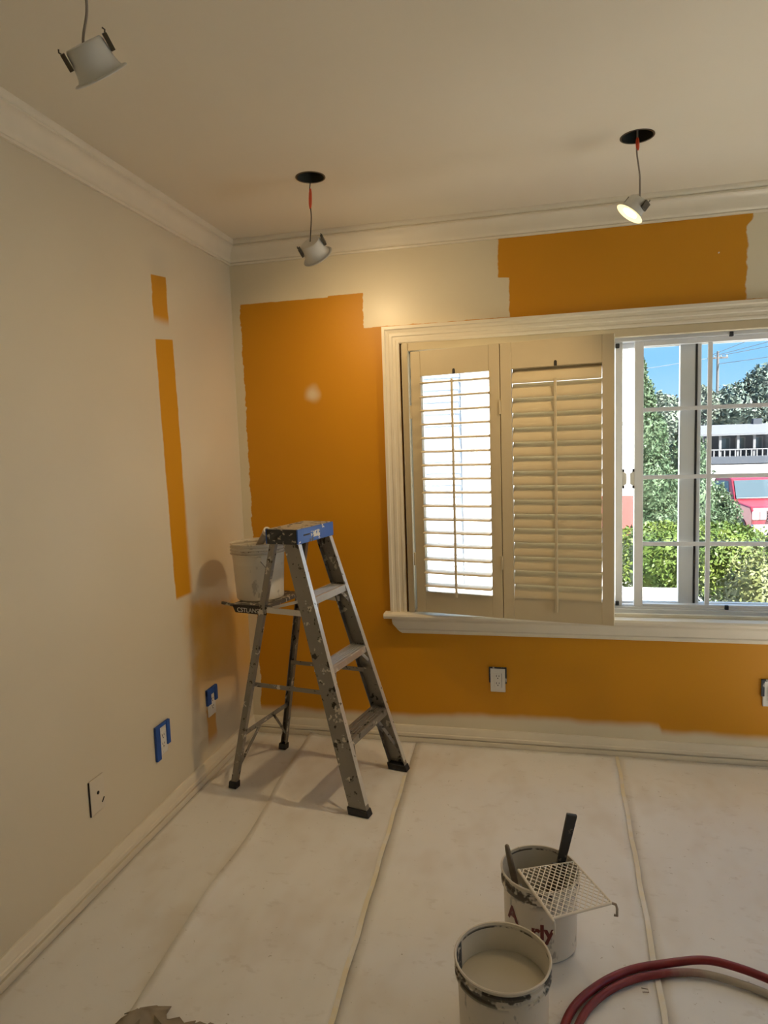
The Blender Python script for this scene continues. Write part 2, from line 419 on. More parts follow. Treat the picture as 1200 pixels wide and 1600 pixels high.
# mouldings, mitred in the corner
def mould(name, prof, side, mat='trim_paint', end=None):
    m = MB(); n = len(prof)
    if side == 'back': A = [(d, -d, z) for d, z in prof]; B = [(XR if end is None else end, -d, z) for d, z in prof]
    else: A = [(d, -d, z) for d, z in prof]; B = [(d, YB, z) for d, z in prof]
    m.loft(A, B); return struct(m.build(name, mat, None, 35))
zc = 2.332
crown = [(0, zc), (0.010, zc), (0.012, zc+0.007), (0.009, zc+0.012), (0.014, zc+0.016), (0.017, zc+0.024)]
crown += [(0.017+0.030*(1-math.cos(a*PI/2)), zc+0.024+0.052*math.sin(a*PI/2)) for a in (0.2, 0.4, 0.6, 0.8, 1.0)]
crown += [(0.047, zc+0.082), (0.042, zc+0.087), (0.047, zc+0.092), (0.050, zc+0.098), (0.050, H), (0, H)]
mould('trim_1', crown, 'back'); mould('trim_2', crown, 'left')
base = [(0, 0.0), (0.020, 0.0), (0.020, 0.026), (0.010, 0.027), (0.010, 0.0315), (0.018, 0.033), (0.018, 0.046), (0.014, 0.050), (0.014, 0.058), (0.011, 0.064), (0.011, 0.074), (0.006, 0.082), (0, 0.083)]
mould('baseboard_back', base, 'back'); mould('baseboard_left', base, 'left')

# ------------------------------------------------------------------ window
win = struct(empty('window_1', (WX0, 0, WZ0)))
def wpart(m, name, mat, parent=None, **k):
    o = m.build(name, mat, None, **k); o.parent = parent or win
    o.matrix_parent_inverse = Matrix.Translation((-WX0, 0, -WZ0)); return o
def wsub(m, name, mat, parent, **k):
    o = m.build(name, mat, None, **k); o.parent = parent; return o
# fluted casing profile across the board: (offset from inner edge, thickness)
flute = [(0, 0), (0, 0.012), (0.006, 0.016), (0.014, 0.016), (0.018, 0.013), (0.030, 0.013), (0.034, 0.017), (0.046, 0.017), (0.050, 0.014), (0.062, 0.016), (0.066, 0.022), (0.079, 0.022), (0.079, 0)]
IX0, IX1, IZ1 = 0.828, 2.748, 1.908
m = MB().loft([(IX0-o, -t_, 0.648) for o, t_ in flute], [(IX0-o, -t_, IZ1+o) for o, t_ in flute]); wpart(m, 'casing', 'trim_paint', smooth=30)
m = MB().loft([(IX1+o, -t_, 0.648) for o, t_ in flute], [(IX1+o, -t_, IZ1+o) for o, t_ in flute]); wpart(m, 'casing', 'trim_paint', smooth=30)
m = MB().loft([(IX0-o, -t_, IZ1+o) for o, t_ in flute], [(IX1+o, -t_, IZ1+o) for o, t_ in flute]); wpart(m, 'casing', 'trim_paint', smooth=30)
# stool with rounded nose, apron with notched ends
m = MB().prism([(0.06, 0.622), (-0.050, 0.622), (-0.058, 0.628), (-0.060, 0.636), (-0.056, 0.645), (-0.048, 0.648), (0.06, 0.648)], 0.722, 2.86, 'x')
wpart(m, 'stool', 'trim_paint', smooth=35)
ap = [(0.0, 0.545), (-0.014, 0.545), (-0.020, 0.552), (-0.020, 0.562), (-0.016, 0.566), (-0.022, 0.590), (-0.030, 0.604), (-0.033, 0.608), (-0.033, 0.622), (0.0, 0.622)]
def inset(zv): return 0.045*max(0.0, min(1.0, (0.592-zv)/0.047))**1.4
m = MB().loft([(0.757+inset(zv), yv, zv) for yv, zv in ap], [(2.82-inset(zv), yv, zv) for yv, zv in ap]); wpart(m, 'apron', 'trim_paint', smooth=30)
# reveal lining and shutter frame
m = MB().box((WX0-0.005, 0.0, WZ0), (WX0+0.004, 0.10, WZ1)); m.box((WX1-0.004, 0.0, WZ0), (WX1+0.005, 0.10, WZ1)); m.box((WX0, 0.0, WZ1-0.004), (WX1, 0.10, WZ1+0.004)); m.box((WX0, 0.04, WZ0), (WX1, 0.15, 0.640))
wpart(m, 'reveal', 'trim_paint')
m = MB().box((0.840, -0.018, 0.648), (0.868, 0.020, 1.908)); m.box((2.70, -0.018, 0.648), (2.735, 0.020, 1.908)); m.box((0.868, -0.014, 1.872), (2.70, 0.020, 1.908))
wpart(m, 'shutter_frame', 'shutter_paint', bevel=0.003)
m = MB().box((0.868, -0.004, 0.648), (2.70, 0.016, 0.662)); wpart(m, 'shutter_frame', 'trim_paint', bevel=0.002)
# vinyl main frame
F0, F1 = 0.870, 2.70
m = MB().box((F0-0.03, 0.035, 0.640), (F0+0.025, 0.145, 1.90)); m.box((F1-0.025, 0.035, 0.640), (F1+0.04, 0.145, 1.90))
m.box((F0, 0.035, 1.858), (F1, 0.145, 1.91)); m.box((F0, 0.035, 0.640), (F1, 0.145, 0.674)); m.box((F0, 0.046, 0.674), (F1, 0.052, 0.684)); m.box((F0, 0.085, 0.674), (F1, 0.092, 0.684))
wpart(m, 'window_frame', 'vinyl', bevel=0.002)
for cx, cz in ((1.7885, 1.842), (1.7885, 0.700), (2.243, 1.862), (2.243, 0.690)):
    wpart(MB().box((cx-0.008, 0.030, cz-0.010), (cx+0.008, 0.0445, cz+0.010)), 'latch_clip', 'black_rubber', bevel=0.003)
ZS0, ZS1 = 0.684, 1.858
def sash(x0, x1, yc, sl, sr, muntx, muntz, lay=0.016):
    m = MB().box((x0, yc-lay, ZS0), (x0+sl, yc+lay, ZS1)); s_ = wpart(m, 'sash', 'vinyl', bevel=0.002)
    def sub(mm, nm, mt, **k):
        o = mm.build(nm, mt, None, **k); o.parent = s_; return o
    sub(MB().box((x1-sr, yc-lay, ZS0), (x1, yc+lay, ZS1)), 'stile', 'vinyl', bevel=0.002)
    sub(MB().box((x0+sl, yc-lay, ZS1-0.022), (x1-sr, yc+lay, ZS1)), 'rail', 'vinyl', bevel=0.002)
    sub(MB().box((x0+sl, yc-lay, ZS0), (x1-sr, yc+lay, ZS0+0.012)), 'rail', 'vinyl', bevel=0.002)
    for mxx in muntx: sub(MB().box((mxx-0.009, yc-0.006, ZS0+0.012), (mxx+0.009, yc+0.006, ZS1-0.022)), 'muntin', 'vinyl', bevel=0.002)
    for mzz in muntz: sub(MB().box((x0+sl, yc-0.0055, mzz-0.009), (x1-sr, yc+0.0055, mzz+0.009)), 'muntin', 'vinyl', bevel=0.002)
    sub(MB().add([(x0+sl-0.002, yc+0.008, ZS0+0.01), (x1-sr+0.002, yc+0.008, ZS0+0.01), (x1-sr+0.002, yc+0.008, ZS1-0.02), (x0+sl-0.002, yc+0.008, ZS1-0.02)], [(0, 1, 2, 3)]), 'pane', 'glass')
    return s_
MZ = (1.562, 1.265, 0.967)
sL = sash(0.880, 1.812, 0.066, 0.034, 0.030, (), ())
sR = sash(1.862, 2.690, 0.066, 0.037, 0.034, (2.169, 2.43), MZ)
sO1 = sash(0.880, 2.118, 0.112, 0.034, 0.062, (), (), 0.014)
sO2 = sash(2.126, 2.690, 0.112, 0.016, 0.034, (), (), 0.014)
for s_, hx, sg in ((sL, 1.812, 1), (sR, 1.862, -1)):
    o = MB().prism([(hx, 1.226), (hx+sg*0.018, 1.238), (hx+sg*0.018, 1.284), (hx, 1.296)], 0.052, 0.070, 'y').build('handle', 'plate_white', None, bevel=0.002); o.parent = s_
    for zz in (1.224, 1.298):
        o = MB().box((min(hx, hx+sg*0.008), 0.050, zz-0.006), (max(hx, hx+sg*0.008), 0.060, zz+0.006)).build('handle_screw', 'black_rubber', None); o.parent = s_
o = MB().box((2.118, 0.096, ZS0), (2.126, 0.122, ZS1)).build('gasket', 'black_rubber', None); o.parent = win; o.matrix_parent_inverse = Matrix.Translation((-WX0, 0, -WZ0))

fill_win = struct(empty('fill_window', (XR, 0, 0)))  # added window out of view; its sun patch on the floor brightens the room
m = MB()
for a, b in (((0.05, RY0, RZ0), (0.11, RY0+0.04, RZ1)), ((0.05, RY1-0.04, RZ0), (0.11, RY1, RZ1)), ((0.05, RY0, RZ0), (0.11, RY1, RZ0+0.04)), ((0.05, RY0, RZ1-0.04), (0.11, RY1, RZ1)), ((0.06, (RY0+RY1)/2-0.02, RZ0), (0.10, (RY0+RY1)/2+0.02, RZ1))): m.box(a, b)
m.build('window_frame', 'vinyl', fill_win)
m = MB()
for a, b in (((-0.018, RY0-0.08, RZ0-0.08), (0, RY0, RZ1+0.08)), ((-0.018, RY1, RZ0-0.08), (0, RY1+0.08, RZ1+0.08)), ((-0.018, RY0, RZ1), (0, RY1, RZ1+0.08)), ((-0.04, RY0, RZ0-0.03), (0.05, RY1, RZ0))): m.box(a, b)
m.build('casing', 'trim_paint', fill_win)
MB().add([(0.08, RY0+0.03, RZ0+0.03), (0.08, RY1-0.03, RZ0+0.03), (0.08, RY1-0.03, RZ1-0.03), (0.08, RY0+0.03, RZ1-0.03)], [(0, 1, 2, 3)]).build('pane', 'glass', fill_win)

# ------------------------------------------------------------------ plantation shutters
def louver_mesh(L, wid=0.071, th=0.012, n=14):
    m = MB()
    ringf = lambda xx: [(xx, wid/2*math.cos(2*PI*k/n), th/2*math.sin(2*PI*k/n)) for k in range(n)]
    return m.loft(ringf(0), ringf(L))
def shutter(label, a, b, angle, rod_z, hinges, astragal=False):
    a = Vector(a); b = Vector(b); Wd = (b-a).length; rz = math.atan2((b-a).y, (b-a).x)
    t_ = thing('shutter_panel', label, 'shutter', (a.x, a.y, 0.662), rz)
    ZT = 1.200; T = 0.013; st = 0.047
    MB().box((0, -T, 0), (st, T, ZT)).build('stile', 'shutter_paint', t_, bevel=0.002)
    MB().box((Wd-st, -T, 0), (Wd, T, ZT)).build('stile', 'shutter_paint', t_, bevel=0.002)
    MB().box((st, -T+0.001, ZT-0.112), (Wd-st, T-0.001, ZT)).build('rail', 'shutter_paint', t_, bevel=0.002)
    MB().box((st, -T+0.001, 0), (Wd-st, T-0.001, 0.098)).build('rail', 'shutter_paint', t_, bevel=0.002)
    z0, z1, N = 0.098, ZT-0.112, 16
    pitch = (z1-z0)/N; src = None
    for k in range(N):
        zz = z0 + pitch*(k+0.5)
        M4 = Matrix.Translation((st+0.002, 0, zz)) @ Matrix.Rotation(angle, 4, 'X')
        if src is None:
            src = louver_mesh(Wd-2*st-0.004).build('louver', 'shutter_paint', t_, 50); src.matrix_local = M4
        else: inst(src, 'louver', t_, mat4=M4)
    ca = math.cos(angle)*0.032
    MB().box((Wd/2-0.005, -ca-0.014, rod_z[0]), (Wd/2+0.005, -ca-0.004, rod_z[1])).build('tilt_rod', 'shutter_paint', t_, bevel=0.002)
    o = MB().prism([(Wd/2-0.006, ZT-0.112), (Wd/2+0.006, ZT-0.112), (Wd/2+0.006, ZT-0.094), (Wd/2+0.003, ZT-0.089), (Wd/2-0.003, ZT-0.089), (Wd/2-0.006, ZT-0.094)], -T-0.0012, -T+0.004, 'y').build('rod_notch', 'slot_dark', t_)
    if astragal: MB().box((Wd-0.014, T+0.0005, 0.0), (Wd+0.012, T+0.008, ZT)).build('overlap_strip', 'shutter_paint', t_)
    for hz in hinges:
        MB().tube([(-0.004, -T-0.001, hz-0.03), (-0.004, -T-0.001, hz+0.03)], 0.005, 8).build('hinge', 'shutter_paint', t_, 40)
    return t_
shutter('cream shutter panel with open louvers hinged at the left window casing', (0.888, -0.036), (1.2915, -0.127), math.radians(4), (0.085, 1.065), (0.25, 0.93), True)
shutter('cream shutter panel with shut louvers beside the open window pane', (1.2940, -0.1277), (1.752, -0.203), math.radians(64), (0.045, 1.040), (0.25, 0.93))

# ------------------------------------------------------------------ floor paper, tape, scrap
random.seed(3)
def sheet(name, label, xl, xr, y0, y1, zb, lift=None, seed=0):
    nx, ny = 24, 90; rnd = random.Random(seed); m = MB()
    ph = [rnd.uniform(0, 6.28) for _ in range(8)]
    V = []
    for j in range(ny+1):
        yy = y0 + (y1-y0)*j/ny
        for i in range(nx+1):
            f = i/nx; a = xl(yy); b = xr(yy); xx = a + (b-a)*f
            zz = zb + 0.0012*(1+math.sin(xx*7+ph[0]+1.3*math.sin(yy*2.1+ph[1])))*(0.5+0.5*math.sin(yy*3.1+ph[2]))
            if lift: zz += lift(f, yy)
            V.append((xx, yy, zz))
    F_ = [(j*(nx+1)+i, j*(nx+1)+i+1, (j+1)*(nx+1)+i+1, (j+1)*(nx+1)+i) for j in range(ny) for i in range(nx)]
    m.add(V, F_)
    o = m.build(name, 'floor_paper', None, 60)
    s_ = o.modifiers.new('thickness', 'SOLIDIFY'); s_.thickness = 0.0008; s_.offset = -1
    return tag(o, label, 'floor paper', 'paper sheets covering the floor')
e1 = lambda y_: 0.315 - 0.060*y_ + 0.008*math.sin(y_*5)
s1 = lambda y_: 0.850 - 0.049*y_
s2 = lambda y_: 1.783 + 0.028*y_
def lift1(f, y_):
    e = max(0.0, 1 - f*5.0)
    return 0.006*math.exp(-((f-0.42-0.05*math.sin(y_*2.3))/0.07)**2)*(0.6+0.4*math.sin(y_*3)) + e*e*(0.008 + 0.012*max(0, math.sin(y_*4.2+0.6)) + 0.008*max(0, math.sin(y_*9.0)))
K = lambda c: (lambda y_: c)
sheet('floor_paper', 'paper sheet along the left baseboard under the ladder rear legs', K(0.022), lambda y_: e1(y_)+0.06, -3.4, -0.022, 0.0012, None, 1)
sheet('floor_paper', 'paper sheet with a loose lifted edge under the ladder front feet', e1, lambda y_: s1(y_)+0.004, -3.4, -0.022, 0.0035, lift1, 2)
sheet('floor_paper', 'paper sheet between the two taped seams under the paint buckets', lambda y_: s1(y_)+0.005, lambda y_: s2(y_)-0.001, -3.4, -0.022, 0.0035, None, 3)
sheet('floor_paper', 'paper sheet right of the taped seams under the red hose', s2, K(2.70), -3.4, -0.022, 0.0035, None, 4)
sheet('floor_paper', 'paper sheet at the right edge of the floor', K(2.701), K(3.6), -3.4, -0.022, 0.0035, None, 5)
sheet('floor_paper', 'paper sheet along the right wall', K(3.601), K(4.29), -3.4, -0.022, 0.0035, None, 6)
def seam(label, fx, y0, y1):
    m = MB(); n = 40; w = 0.0075
    V = []
    for j in range(n+1):
        yy = y0+(y1-y0)*j/n; xx = fx(yy)
        for dx_, z_ in ((-w, 0.0062), (w, 0.0062), (w, 0.0068), (-w, 0.0068)): V.append((xx+dx_+0.002*math.sin(j*1.7), yy, z_+0.0008))
    F_ = []
    for j in range(n):
        for k in range(4): F_.append((j*4+k, j*4+(k+1) % 4, (j+1)*4+(k+1) % 4, (j+1)*4+k))
    m.add(V, F_ + [(0, 1, 2, 3), (n*4+3, n*4+2, n*4+1, n*4)])
    tag(m.build('seam_tape', 'seam_tape'), label, 'tape', 'tape strips over the paper seams')
seam('yellowed tape strip over the paper seam beside the ladder', s1, -3.3, -0.36)
seam('yellowed tape strip over the paper seam below the open window', s2, -3.3, -0.03)
# dark gap lines where the paper stops short of the baseboard: narrow strip of subfloor is left bare

m = MB(); rnd = random.Random(11); nx, ny = 16, 10; V = []
for j in range(ny+1):
    for i in range(nx+1):
        u = i/nx; v = j/ny
        xx = 0.43 + 0.27*u + 0.012*rnd.uniform(-1, 1)
        yy = -1.685 - 0.19*v - 0.035*u*u + 0.014*rnd.uniform(-1, 1) + 0.012*math.sin(u*9)
        zz = 0.012 + 0.035*math.exp(-((v-0.45)**2)*9)*(0.55+0.45*math.sin(u*11+v*4)) + 0.012*rnd.random()
        if j in (0, ny): zz = 0.007 + 0.01*rnd.random()
        V.append((xx, yy, zz))
m.add(V, [(j*(nx+1)+i, j*(nx+1)+i+1, (j+1)*(nx+1)+i+1, (j+1)*(nx+1)+i) for j in range(ny) for i in range(nx)])
o = m.build('crumpled_rag', 'scrap_cloth', None, 30); s_ = o.modifiers.new('thickness', 'SOLIDIFY'); s_.thickness = 0.002
tag(o, 'crumpled grey rag on the floor paper at the lower left', 'rag')

tag(MB().tube([(1.700, -1.370, 0.0075), (1.716, -1.371, 0.0075), (1.717, -1.381, 0.0075), (1.701, -1.383, 0.0075)], 0.0010, 6).build('wire_staple', 'wire_steel', None, 40), 'small bent wire staple lying inside the hose curve', 'staple')

# ------------------------------------------------------------------ step ladder
lad = thing('step_ladder', 'aluminium step ladder with blue top cap spattered with paint', 'ladder', (0.189, -0.379, 0.006), math.atan2(-0.188, 0.982))
def fe(z): return 0.655 - 0.288*z                      # front edge of the rails
def ys(z): return 0.212 - 0.066*z                      # half spread
ZTOP = 1.056
for sg in (-1, 1):
    def sec(z, dep):
        y_ = sg*ys(z); i = -sg; f = fe(z); r = f-dep; w = 0.026; t_ = 0.003
        return [(f, y_, z), (f, y_+i*w, z), (f-t_, y_+i*w, z), (f-t_, y_+i*t_, z), (r+t_, y_+i*t_, z), (r+t_, y_+i*w, z), (r, y_+i*w, z), (r, y_, z)]
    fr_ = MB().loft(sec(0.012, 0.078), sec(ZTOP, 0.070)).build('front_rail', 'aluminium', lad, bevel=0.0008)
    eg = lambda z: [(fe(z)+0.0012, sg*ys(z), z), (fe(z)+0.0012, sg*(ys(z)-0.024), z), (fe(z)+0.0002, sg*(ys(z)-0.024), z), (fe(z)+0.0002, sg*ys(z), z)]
    MB().loft(eg(0.045), eg(ZTOP-0.002)).build('rail_lit_edge', 'aluminium_lit_edge', fr_)  # pale strip: light falling on the front flange, put into its colour
    y0_ = sg*ys(0.0)
    fo = MB().loft([(fe(0)+0.004, y0_+sg*0.006, 0), (fe(0)+0.004, y0_-sg*0.034, 0), (fe(0)-0.086, y0_-sg*0.034, 0), (fe(0)-0.086, y0_+sg*0.006, 0)],
              [(fe(0.03)+0.004, y0_+sg*0.004, 0.026), (fe(0.03)+0.004, y0_-sg*0.034, 0.026), (fe(0.03)-0.084, y0_-sg*0.034, 0.030), (fe(0.03)-0.084, y0_+sg*0.004, 0.030)])
    fo.build('foot', 'black_rubber', lad, bevel=0.003)
    # rear leg: small channel
    def rd(z): return 0.010 + 0.205*z
    def rsec(z):
        y_ = sg*(0.208-0.066*z); i = -sg; a = rd(z)
        return [(a-0.014, y_, z), (a+0.014, y_, z), (a+0.014, y_+i*0.022, z), (a+0.011, y_+i*0.022, z), (a+0.011, y_+i*0.003, z), (a-0.011, y_+i*0.003, z), (a-0.011, y_+i*0.022, z), (a-0.014, y_+i*0.022, z)]
    MB().loft(rsec(0.012), rsec(1.060)).build('rear_leg', 'aluminium', lad, bevel=0.0008)
    yy = sg*0.208
    MB().loft([(-0.010, yy+sg*0.004, 0), (0.030, yy+sg*0.004, 0), (0.030, yy-sg*0.028, 0), (-0.010, yy-sg*0.028, 0)], [(-0.006, yy+sg*0.003, 0.03), (0.033, yy+sg*0.003, 0.03), (0.033, yy-sg*0.028, 0.03), (-0.006, yy-sg*0.028, 0.03)]).build('foot', 'black_rubber', lad, bevel=0.003)
    # spreader bar
    zz = 0.452
    sp_ = MB().bar((rd(zz), sg*(0.208-0.066*zz-0.026), zz), (fe(zz)-0.045, sg*(ys(zz)-0.030), zz+0.004), 0.003, 0.018).build('spreader', 'aluminium', lad)
    MB().tube([(0.30, sg*0.135-0.004, zz+0.002), (0.30, sg*0.135+0.016*sg, zz+0.002)], 0.007, 10).build('pivot', 'screw', sp_, 40)
# rear horizontal and its diagonals
zz = 0.235; yl_ = 0.208-0.066*zz
def rd(z): return 0.010 + 0.205*z
cb = MB().bar((rd(zz), -yl_+0.008, zz), (rd(zz), yl_-0.008, zz), 0.004, 0.020).build('rear_brace', 'aluminium', lad)
for sg in (-1, 1):
    MB().bar((rd(zz)+0.003, sg*0.055, zz-0.006), (rd(0.09)+0.003, sg*(0.208-0.066*0.09-0.014), 0.085), 0.004, 0.013).build('diagonal_brace', 'aluminium', lad)
# steps
for zt in (0.285, 0.568, 0.841):
    hw = ys(zt)-0.004; f = fe(zt)+0.002; dp = 0.076
    prof = [(f, zt-0.030), (f, zt-0.002), (f-0.003, zt), (f-0.010, zt)]
    x_ = f-0.010
    while x_ > f-dp+0.012:
        prof += [(x_-0.002, zt-0.003), (x_-0.006, zt-0.003), (x_-0.008, zt)]; x_ -= 0.012
    prof += [(f-dp, zt), (f-dp, zt-0.022), (f-dp+0.003, zt-0.022), (f-dp+0.003, zt-0.006), (f-0.003, zt-0.006), (f-0.003, zt-0.030)]
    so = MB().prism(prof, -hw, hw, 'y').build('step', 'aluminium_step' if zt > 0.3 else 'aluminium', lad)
    for sg in (-1, 1):
        if zt < 0.3:
            MB().bar((f-0.030, sg*(hw-0.085), zt-0.012), (fe(0.10)-0.015, sg*(ys(0.10)-0.012), 0.10), 0.004, 0.012).build('step_brace', 'aluminium', so)
            MB().bar((f-dp+0.008, sg*(hw-0.075), zt-0.010), (fe(0.17)-0.062, sg*(ys(0.17)-0.010), 0.165), 0.004, 0.012).build('step_brace', 'aluminium', so)
        else:
            MB().bar((f-0.006, sg*(hw-0.050), zt-0.028), (fe(zt-0.085)-0.006, sg*(ys(zt-0.085)-0.010), zt-0.085), 0.004, 0.013).build('step_brace', 'aluminium', so)
        for rz_ in (-0.012, -0.022): MB().tube([(f-0.030, sg*(ys(zt)+0.0005), zt+rz_), (f-0.030, sg*(ys(zt)+0.003), zt+rz_)], 0.004, 8).build('rivet', 'screw', so, 40)
# top cap: hollow blue moulding with dark spattered ends and a tray on top
c0, c1, cy, cz0, cz1 = 0.203, 0.356, 0.150, 1.054, 1.114
m = MB().box((c1-0.006, -cy, cz0), (c1, cy, cz1)); m.box((c0, -cy, cz0), (c0+0.006, cy, cz1)); m.box((c0+0.006, -cy+0.006, cz1-0.008), (c1-0.006, cy-0.006, cz1-0.003))
cap = m.build('top_cap', 'cap_blue', lad, bevel=0.0015)
for sg in (-1, 1): MB().box((c0+0.006, min(sg*cy, sg*(cy-0.006)), cz0), (c1-0.006, max(sg*cy, sg*(cy-0.006)), cz1)).build('cap_end', 'cap_dark', cap, bevel=0.0015)
MB().box((c0+0.008, -cy+0.008, cz1-0.004), (c1-0.008, cy-0.008, cz1+0.002)).build('cap_tray', 'cap_tray', cap, bevel=0.002)
for q in range(5): MB().tube([(c0+0.030+0.018*(q % 2), -0.09+0.045*q, cz1+0.001), (c0+0.030+0.018*(q % 2), -0.09+0.045*q, cz1+0.0028)], 0.008, 12).build('tool_hole', 'slot_dark', cap, 40)
MB().box((c1-0.001, -0.105, cz1-0.030), (c1+0.0012, -0.055, cz1-0.024)).build('cap_slot', 'slot_dark', cap)
MB().box((c1-0.001, -0.045, cz1-0.044), (c1+0.0010, 0.030, cz1-0.018)).build('cap_sticker', 'sticker', cap, bevel=0.001)
# pail shelf
z_ = 0.790
sh = MB().box((0.010, -0.150, z_-0.008), (0.190, 0.150, z_)).build('pail_shelf', 'shelf_dark', lad, bevel=0.002)
MB().loft([(0.020, -0.154, z_), (0.190, -0.154, z_+0.002), (0.190, -0.154, z_-0.034), (0.036, -0.154, z_-0.032)], [(0.020, -0.150, z_), (0.190, -0.150, z_+0.002), (0.190, -0.150, z_-0.034), (0.036, -0.150, z_-0.032)]).build('shelf_edge', 'slot_dark', sh)
MB().bar((-0.035, -0.150, z_+0.004), (0.025, -0.152, z_-0.002), 0.012, 0.012).build('shelf_lug', 'shelf_dark', sh, bevel=0.003)
MB().bar((0.186, -0.152, z_-0.003), (0.186, 0.152, z_-0.003), 0.022, 0.016).build('shelf_edge', 'shelf_dark', sh, bevel=0.003)
for sg in (-1, 1):
    MB().bar((0.170, sg*0.150, z_-0.012), (fe(z_)-0.050, sg*(ys(z_)-0.016), z_-0.018), 0.005, 0.024).build('shelf_arm', 'aluminium_step', sh, bevel=0.001)
    MB().bar((0.215, sg*0.140, z_-0.004), (fe(z_)-0.050, sg*(ys(z_)-0.020), z_+0.040), 0.005, 0.012).build('shelf_arm', 'aluminium_step', sh, bevel=0.001)

def text(name, body, size, mat, parent, M4, extr=0.0004, xs=1.0, bold=0.0):
    cu = bpy.data.curves.new(name, 'FONT'); cu.body = body; cu.size = size; cu.extrude = extr; cu.offset = bold; cu.align_x = 'LEFT'
    o = bpy.data.objects.new(name, cu); COL.objects.link(o)
    bpy.context.view_layer.update()
    dg = bpy.context.evaluated_depsgraph_get(); me = bpy.data.meshes.new_from_object(o.evaluated_get(dg))
    bpy.data.objects.remove(o); me.materials.clear()
    o = link(name, me, mat, parent); o.matrix_local = M4 @ Matrix.Scale(xs, 4, (1, 0, 0)); return o
text('lettering', 'CSTLANST II', 0.026, 'label_white', sh, Matrix.Translation((0.045, -0.1546, z_-0.028)) @ Matrix.Rotation(PI/2, 4, 'X'))

# ------------------------------------------------------------------ buckets
def bucket(label, loc, h, rt, rb, mat, handle, rings, group, paint=None, hang=0.8):
    b = thing('paint_bucket', label, 'bucket', loc, 0, group)
    prof = [(0.0, 0.0), (rb-0.006, 0.0), (rb, 0.006), (rb+(rt-0.006-rb)*0.80, h*0.80)]
    rr = rb+(rt-0.006-rb)*0.80
    z0 = h*0.80; gr_ = 0.009 if rings > 2 else 0.005
    for k in range(rings):
        zz = z0 + k*(h*0.17/rings); dz_ = h*0.17/rings
        prof += [(rt-0.006, zz), (rt, zz+0.002), (rt, zz+dz_*0.40), (rt-gr_, zz+dz_*0.52), (rt-gr_, zz+dz_)]
    prof += [(rt, h-0.006), (rt+0.001, h-0.002), (rt-0.001, h), (rt-0.004, h-0.001)]
    body = MB().lathe(prof, 56).build('body', mat, b, 40)
    MB().lathe([(rt-0.004, h-0.0015), (rt-0.0075, h*0.8), (rb-0.004, 0.006), (0.0, 0.006)], 56).build('lining', 'bucket_inside', b, 40)
    if paint: MB().lathe([(0.0, paint+0.001), (rb+(rt-rb)*paint/h-0.0062, paint)], 48).build('paint', 'paint_in_bucket', b, 40)
    if handle:
        a0 = handle
        p_ = []
        for k in range(25):
            a = PI*k/24; X_ = (rt+0.004)*math.cos(a); s = (rt+0.012)*math.sin(a)
            p_.append(Vector((X_, -s*math.cos(hang), h*0.80-0.012-s*math.sin(hang))))
        wr = MB().tube([Matrix.Rotation(a0, 3, 'Z') @ q for q in p_], 0.0018, 8).build('handle', 'wire_steel', b, 40)
        for sx in (-1, 1):
            c = Matrix.Rotation(a0, 3, 'Z') @ Vector((sx*(rt-0.006), 0, h*0.80-0.012)); c2 = Matrix.Rotation(a0, 3, 'Z') @ Vector((sx*(rt+0.007), 0, h*0.80-0.012))
            MB().tube([c, c2], 0.011, 14).build('handle_ear', mat, b, 40)
    return b
ladM = Matrix.Translation(lad.location) @ Matrix.Rotation(lad.rotation_euler.z, 4, 'Z')
bs = ladM @ Vector((0.060, 0.0, 0.7905))
bucket('white plastic bucket standing on the ladder shelf', bs, 0.25, 0.121, 0.102, 'bucket_shelf', math.radians(114), 3, 'white paint buckets', 0.10, 0.95)
FZ = 0.0068
b1 = bucket('white bucket part full of cream paint nearest the camera', (1.356, -1.592, FZ), 0.22, 0.114, 0.104, 'bucket_floor_a', None, 2, 'white paint buckets', 0.150)
b2 = bucket('white bucket with red lettering and a roller grid on its rim', (1.443, -1.238, FZ), 0.22, 0.110, 0.101, 'bucket_floor_b', None, 1, 'white paint buckets', 0.03)
# paint-caked strip inside the near bucket
m = MB()
A_ = [(0.1075*math.cos(a), 0.1075*math.sin(a), 0.214) for a in [PI*(0.90+0.02*k) for k in range(9)]]; B_ = [(0.102*math.cos(a), 0.102*math.sin(a), 0.10) for a in [PI*(0.93+0.02*k) for k in range(9)]]
m.add(A_+B_, [(k, k+1, 10+k, 9+k) for k in range(8)])
o = m.build('dried_drip', 'cap_dark', b1, 60); s_ = o.modifiers.new('thickness', 'SOLIDIFY'); s_.thickness = 0.001; s_.offset = 0
# printed lettering wrapped round the second bucket
def wrap_text(body, size, ang, zb, parent, r0=0.1046, xs=1.0):
    o = text('lettering', body, size, 'print_red', parent, Matrix.Identity(4), 0.0, bold=0.0022)
    me = o.data
    for v in me.vertices:
        a = ang + v.co.x*xs/r0; zz = zb + v.co.y
        rr = 0.101+(0.104-0.101)*zz/0.18 + 0.0012
        v.co = (rr*math.cos(a), rr*math.sin(a), zz)
    o.matrix_local = Matrix.Identity(4)
wrap_text('A', 0.060, math.radians(-148), 0.100, b2)
wrap_text('rly', 0.060, math.radians(-104), 0.078, b2)

